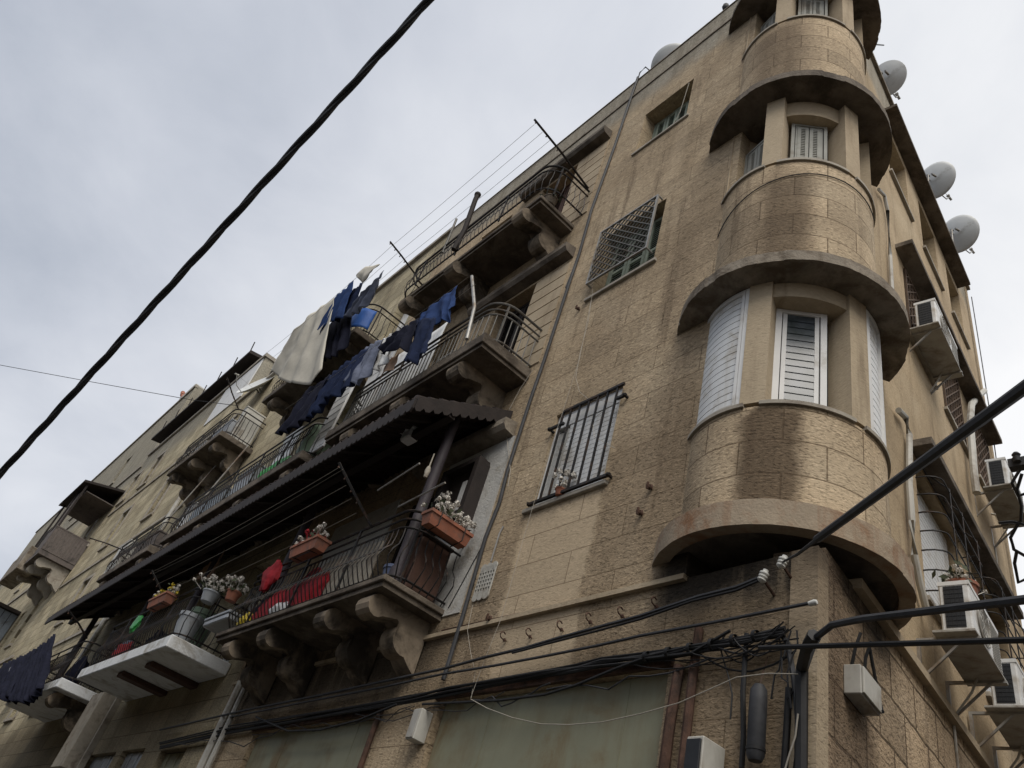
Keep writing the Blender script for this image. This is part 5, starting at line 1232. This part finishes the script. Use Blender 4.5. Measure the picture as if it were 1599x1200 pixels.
for u0, u1, w0, w1, z0, z1, mt, lab in ((15.2, 16.4, .35, .7, 10.75, 11.35, 'tin_grey', 'pale boxes stacked behind the bellied railing'), (16.6, 17.6, .4, .72, 10.75, 11.2, 'white_paint', 'white box at the left of the bellied balcony'), (14.9, 15.15, .1, .6, 10.75, 11.7, 'pipe_plastic', 'tall pale cabinet at the right end of the bellied balcony'),
        (10.7, 11.6, .4, .7, 7.79, 8.4, 'tin_grey', 'grey crate on the balcony beside the green sacks'), (12.0, 13.6, .35, .7, 7.79, 8.3, 'blue_sheet', 'blue grey chest behind the railing above the awning'), (13.8, 14.2, .2, .7, 7.79, 8.5, 'white_paint', 'white slatted box at the end of the balcony above the awning'),
        (15.6, 17.2, .3, .7, 7.79, 8.3, 'board_grey', 'dark chest on the scrolled black balcony'), (19.6, 20.6, .0, .5, 8.4, 9.2, 'pipe_plastic', 'grey air unit mounted on the pale stone house wall'),
        (4.06, 4.42, .12, .5, 4.71, 5.3, 'brown_wood', 'dark red wooden cabinet at the right end of the lowest balcony'),
        (7.98, 8.8, .05, .75, 4.92, 5.0, 'tin_grey', 'grey metal tray between the lowest balcony and the white slab')):
    t = thing('storage_box', lab, 'box', 'L', (u0, w0, z0))
    m = MB('L'); m.box(u0, u1, w0, w1, z0, z1, .015); m.build('box_body', mt, t)
    m = MB('L'); m.box(u0 - .012, u1 + .012, w0 - .012 if w0 > .02 else w0, w1 + .012, z1 + .001, z1 + .04, .006)
    m.build('lid', mt, t)
# red cloth bundle on the lowest balcony and other bedding
def bundle(lab, c, s, mat, seed, name='cloth_bundle', cat='cloth'):
    m = MB('L'); n, k = 26, 16
    for i in range(k + 1):
        th = pi * i / k
        for j in range(n):
            g = 2 * pi * j / n; d = Vector((math.sin(th) * math.cos(g), math.sin(th) * math.sin(g), math.cos(th)))
            e = 1 + .35 * mnoise.noise(d * 1.7 + Vector((seed, 0, 0))) + .16 * mnoise.noise(d * 5 + Vector((0, seed, 0)))
            m.v.append((c[0] + d.x * s[0] * e, c[1] + d.y * s[1] * e, c[2] + d.z * s[2] * e))
    for i in range(k):
        for j in range(n): m.q.append((i * n + j, (i + 1) * n + j, (i + 1) * n + (j + 1) % n, i * n + (j + 1) % n))
    m.smooth = True
    tag(m.build(name, mat, None, base=c), lab, cat)
bundle('bright red blanket heaped behind the railing of the lowest balcony', (6.15, .58, 4.98), (.5, .1, .28), 'red_cloth', 1)
bundle('darker red bundle of cloth left of the red blanket', (7.0, .58, 4.92), (.38, .1, .24), 'red_cloth', 5)
bundle('white cloth bundle under the red blanket', (6.6, .62, 4.82), (.3, .08, .12), 'white_plastic', 8)
bundle('small yellow bag at the left end of the lowest balcony', (7.62, .6, 4.86), (.14, .09, .13), 'yellow_plastic', 9, 'plastic_bag', 'bag')
bundle('red and white bundle on the white balcony slab', (12.3, .75, 4.98), (.5, .12, .18), 'red_cloth', 12)
bundle('green plastic bag hanging on the white balcony rail', (11.75, .92, 5.35), (.16, .05, .16), 'bottle_green', 14, 'plastic_bag', 'bag')
bundle('white bundle at the far left house wall', (25.0, .3, 6.3), (.5, .3, .4), 'white_plastic', 21)
drape('curtain', 'tan_cloth', 'greyish curtain tied back under the awning above the white balcony slab', 'curtain', [(352, 858), (322, 884)], [(330, 905), (305, 905)], .55, .55, .04, 4, 51, group=None, o=(0, 0), s=1.0)
bundle('dark heap of clothes behind the railing left of the red bundle', (7.45, .45, 5.0), (.3, .14, .3), 'black_cloth', 17)
bundle('dark red bundle hanging under the middle awning post', (7.1, .75, 5.35), (.2, .06, .2), 'red_cloth', 19)
for k, (u, w, s_, mt, lb) in enumerate(((10.2, .55, .22, 'brown_wood', 'brown bundle behind the flower box of the white slab'), (11.2, .6, .26, 'black_cloth', 'black bundle in the middle of the white slab'), (12.9, .6, .3, 'denim_cloth', 'grey blue bundle at the left end of the white slab'), (15.8, .6, .35, 'black_cloth', 'black heap on the far white slab'))):
    bundle(lb, (u, w, 4.95 + s_ * .3), (s_, .14, s_), mt, 60 + k)
# slatted panel behind the lowest balcony, wooden wall mirror
t = thing('slatted_screen', 'grey slatted screen standing inside the lowest balcony', 'screen', 'L', (5.1, .62, 4.7))
m = MB('L')
for k in range(15): m.box(4.75 + k * .085, 4.75 + k * .085 + .07, .56, .585, 4.72, 5.36)
m.build('slat_panel', 'sill_stone', t)
m = MB('L'); m.box(4.72, 6.05, .54, .558, 4.78, 4.83); m.box(4.72, 6.05, .54, .558, 5.25, 5.3); m.build('cross_rail', 'dark_wood', t)
t = thing('wall_mirror', 'dark wooden wall cabinet with an arched top and small glass on the white wall patch', 'wall cabinet', 'L', (4.4, .034, 5.75))
def archp(u0, u1, z0, z1, n=8):
    c, r = (u0 + u1) / 2, (u1 - u0) / 2; return [(u0, z0), (u1, z0)] + [(c + r * math.cos(a), z1 - .18 + .18 * math.sin(a)) for a in [pi * i / n for i in range(n + 1)]]
m = MB('L'); m.prism([(a, b) for a, b in archp(4.02, 4.72, 5.72, 6.62)], 1, .034, .1); m.box(4.02, 4.09, .1, .2, 5.72, 6.44); m.box(4.65, 4.72, .1, .2, 5.72, 6.44); m.box(4.09, 4.65, .1, .2, 5.72, 5.8); m.box(4.02, 4.72, .1, .2, 6.44, 6.5); m.build('frame', 'dark_wood', t)
m = MB('L'); m.box(4.28, 4.36, .101, .11, 5.85, 6.3); m.build('glass_strip', 'lamp_glass', t)
pot('pot of white blossoms inside the dark wooden wall cabinet', (4.5, .15, 5.81), .045, .1, 'terracotta', 'white_flower', 5)
m = MB('L'); q = L(668, 735, .72); m.lathe([(0, -.09), (.02, -.09), (.03, 0), (.02, .04), (.007, .06), (.007, .22), (0, .22)], q, 12); tag(m.build('hanging_lantern', 'sill_stone', None, base=q), 'small pale ornament hanging on the awning post at the corner', 'ornament')
# roof clutter
m = MB('L'); q = L(1132, 18, -.1); m.tube([(q[0], -.1, 14.3), (q[0], -.1, q[2] + .1)], .018, 6); m.ball((q[0], -.1, q[2] + .15), .06, 8, 6, (1, 1, 1.5)); m.flat((q[0] - .15, -.1, q[2] - .05), (q[0] + .18, -.1, q[2] + .02), .015); tag(m.build('roof_aerial', 'cable_grey', None, base=q), 'small dark aerial on the parapet beside the turret top', 'aerial')
m = MB('L'); q = L(1001, 121, .0); m.tube([(q[0] + .03, .03, 14.3), (q[0], .05, 14.62), (q[0] - .12, .05, 14.66), (q[0] - .2, .02, 14.5)], .012, 6); tag(m.build('cable_loop', 'cable_grey', None, base=q), 'cable loop over the parapet at the top of the long conduit', 'cable loop')
m = MB('R'); q = Rr(1362, 70, 0); m.tube([Rr(1358, 78, 0), Rr(1368, 70, 0), Rr(1380, 71, 0)], .012, 5); m.tube([Rr(1368, 70, 0), Rr(1364, 62, 0)], .01, 5); tag(m.build('roof_aerial', 'cable_grey', None, base=q), 'thin twig like aerial just right of the turret top', 'aerial')
t = thing('roof_tank', 'white block and orange pipe on the roof of the tall house', 'roof tank', 'L', (33.5, -.2, 20.5))
m = MB('L'); m.box(32.5, 34.6, -1.2, -.1, 20.5, 21.5, .05); m.build('tank_block', 'white_plaster', t)
m = MB('L'); m.tube([(34.4, -.2, 21.4), (35.2, -.2, 22.0)], .09, 8); m.tube([(35.2, -.2, 22.0), (35.7, -.2, 22.4)], .12, 8); m.build('flue_pipe', 'terracotta', t)

# ================================================================== OPPOSITE SIDE OF THE STREETS: unseen houses added to block low sky light
def opposite(f, u0, u1, w, h, lab, mat):
    t = thing('unseen_house_across', lab, 'building', f, (u0, w, 0))
    hs = []
    n = int((u1 - u0) / 2.4)
    for i in range(n):
        for k in range(int(h / 3.1)): hs.append((u0 + .8 + i * 2.4, u0 + 1.8 + i * 2.4, .9 + k * 3.1, 2.4 + k * 3.1))
    m = MB(f); m.wall(u0, u1, 0, h, w, .3, hs) if False else m.wall(u0, u1, 0, h, w + .3, .3, hs); m.build('facade_wall', mat, t)
    m = MB(f); m.box(u0, u1, w + .302, w + 7, 0, h - .1); m.build('inner_body', 'old_concrete', t)
opposite('L', 4.0, 46, 7.4, 6.6, 'plain plastered house row across the street from the balconies, unseen, added to block low sky', 'yellow_stone')
opposite('R', -2.0, 30, 6.4, 9.5, 'plain plastered house across the side street, unseen, added to block low sky', 'side_plaster')
opposite('L', -12.0, -3.6, 9.2, 9.5, 'plain plastered house behind the street junction, unseen, added to block low sky', 'side_plaster')
# ================================================================== SKY, SUN, CAMERA
wd = bpy.data.worlds.new('World'); sc.world = wd; wd.use_nodes = True
t = wd.node_tree; t.nodes.clear()
def wn(k, **a):
    x = t.nodes.new(k)
    for q, v in a.items(): setattr(x, q, v)
    return x
SUN = Vector((-.02, -.62, .78)).normalized()
out = wn('ShaderNodeOutputWorld'); bg = wn('ShaderNodeBackground'); t.links.new(bg.outputs[0], out.inputs[0])
sky = wn('ShaderNodeTexSky', sky_type='NISHITA'); sky.sun_disc = False
sky.sun_elevation = math.asin(SUN.z); sky.sun_rotation = math.atan2(SUN.x, SUN.y); sky.air_density = 1.2; sky.dust_density = 2.0
tc = wn('ShaderNodeTexCoord'); sp_ = wn('ShaderNodeSeparateXYZ'); t.links.new(tc.outputs['Generated'], sp_.inputs[0])
def wm(op, a, b=0.0, c=None):
    x = wn('ShaderNodeMath', operation=op)
    for i, v in enumerate((a, b) if c is None else (a, b, c)):
        if hasattr(v, 'node'): t.links.new(v, x.inputs[i])
        else: x.inputs[i].default_value = v
    return x.outputs[0]
den = wm('ADD', wm('MAXIMUM', sp_.outputs[2], 0.0), .35)
cb = wn('ShaderNodeCombineXYZ'); t.links.new(wm('DIVIDE', sp_.outputs[0], den), cb.inputs[0]); t.links.new(wm('DIVIDE', sp_.outputs[1], den), cb.inputs[1]); cb.inputs[2].default_value = 3.1
def wnoise(sc_, det, ro, di):
    x = wn('ShaderNodeTexNoise'); t.links.new(cb.outputs[0], x.inputs['Vector']); x.inputs['Scale'].default_value = sc_; x.inputs['Detail'].default_value = det; x.inputs['Roughness'].default_value = ro; x.inputs['Distortion'].default_value = di
    return x.outputs['Fac']
n1 = wnoise(1.15, 5, .5, .25); n2 = wnoise(3.4, 8, .58, .35)
mx = wm('ADD', wm('MULTIPLY', n1, .7), wm('MULTIPLY', n2, .3))
# clouds thin out towards the west (left) and are brighter in the east
mx = wm('ADD', mx, wm('MULTIPLY', wm('ADD', sp_.outputs[0], .25), .26))
rp = wn('ShaderNodeValToRGB'); t.links.new(mx, rp.inputs[0]); e = rp.color_ramp.elements
cols = [(.34, (3.0, 3.25, 3.75)), (.47, (4.0, 4.2, 4.65)), (.58, (4.9, 5.05, 5.4)), (.68, (5.55, 5.65, 5.85)), (.8, (6.6, 6.6, 6.65))]
while len(e) < len(cols): e.new(.5)
for i, (p, c) in enumerate(cols): e[i].position = p; e[i].color = (*[v / 8 for v in c], 1)
sc8 = wn('ShaderNodeMix', data_type='RGBA', blend_type='MULTIPLY'); sc8.inputs[0].default_value = 1; t.links.new(rp.outputs[0], sc8.inputs[6]); sc8.inputs[7].default_value = (8, 8, 8, 1)
mix = wn('ShaderNodeMix', data_type='RGBA'); mix.inputs[0].default_value = .94; t.links.new(sky.outputs[0], mix.inputs[6]); t.links.new(sc8.outputs[2], mix.inputs[7])
t.links.new(mix.outputs[2], bg.inputs[0]); bg.inputs[1].default_value = .1

sl = bpy.data.lights.new('sun', 'SUN'); sl.energy = 1.6; sl.angle = R_(40); sl.color = (1.0, .94, .85)
so = bpy.data.objects.new('sun', sl); C.objects.link(so); so.rotation_euler = SUN.to_track_quat('Z', 'Y').to_euler()

cam = bpy.data.cameras.new('camera'); co = bpy.data.objects.new('camera', cam); C.objects.link(co)
cam.sensor_width = 36; cam.sensor_fit = 'HORIZONTAL'; cam.lens = 36 * FPX / 1599; cam.clip_start = .05; cam.clip_end = 2000
co.matrix_world = Matrix(((RIGHT.x, UP.x, -FWD.x, CAM.x), (RIGHT.y, UP.y, -FWD.y, CAM.y), (RIGHT.z, UP.z, -FWD.z, CAM.z), (0, 0, 0, 1)))
sc.camera = co
vs = sc.view_settings; sc.display_settings.display_device = 'sRGB'; vs.view_transform = 'Standard'; vs.look = 'None'; vs.exposure = 0.62; vs.gamma = 1; vs.use_curve_mapping = False
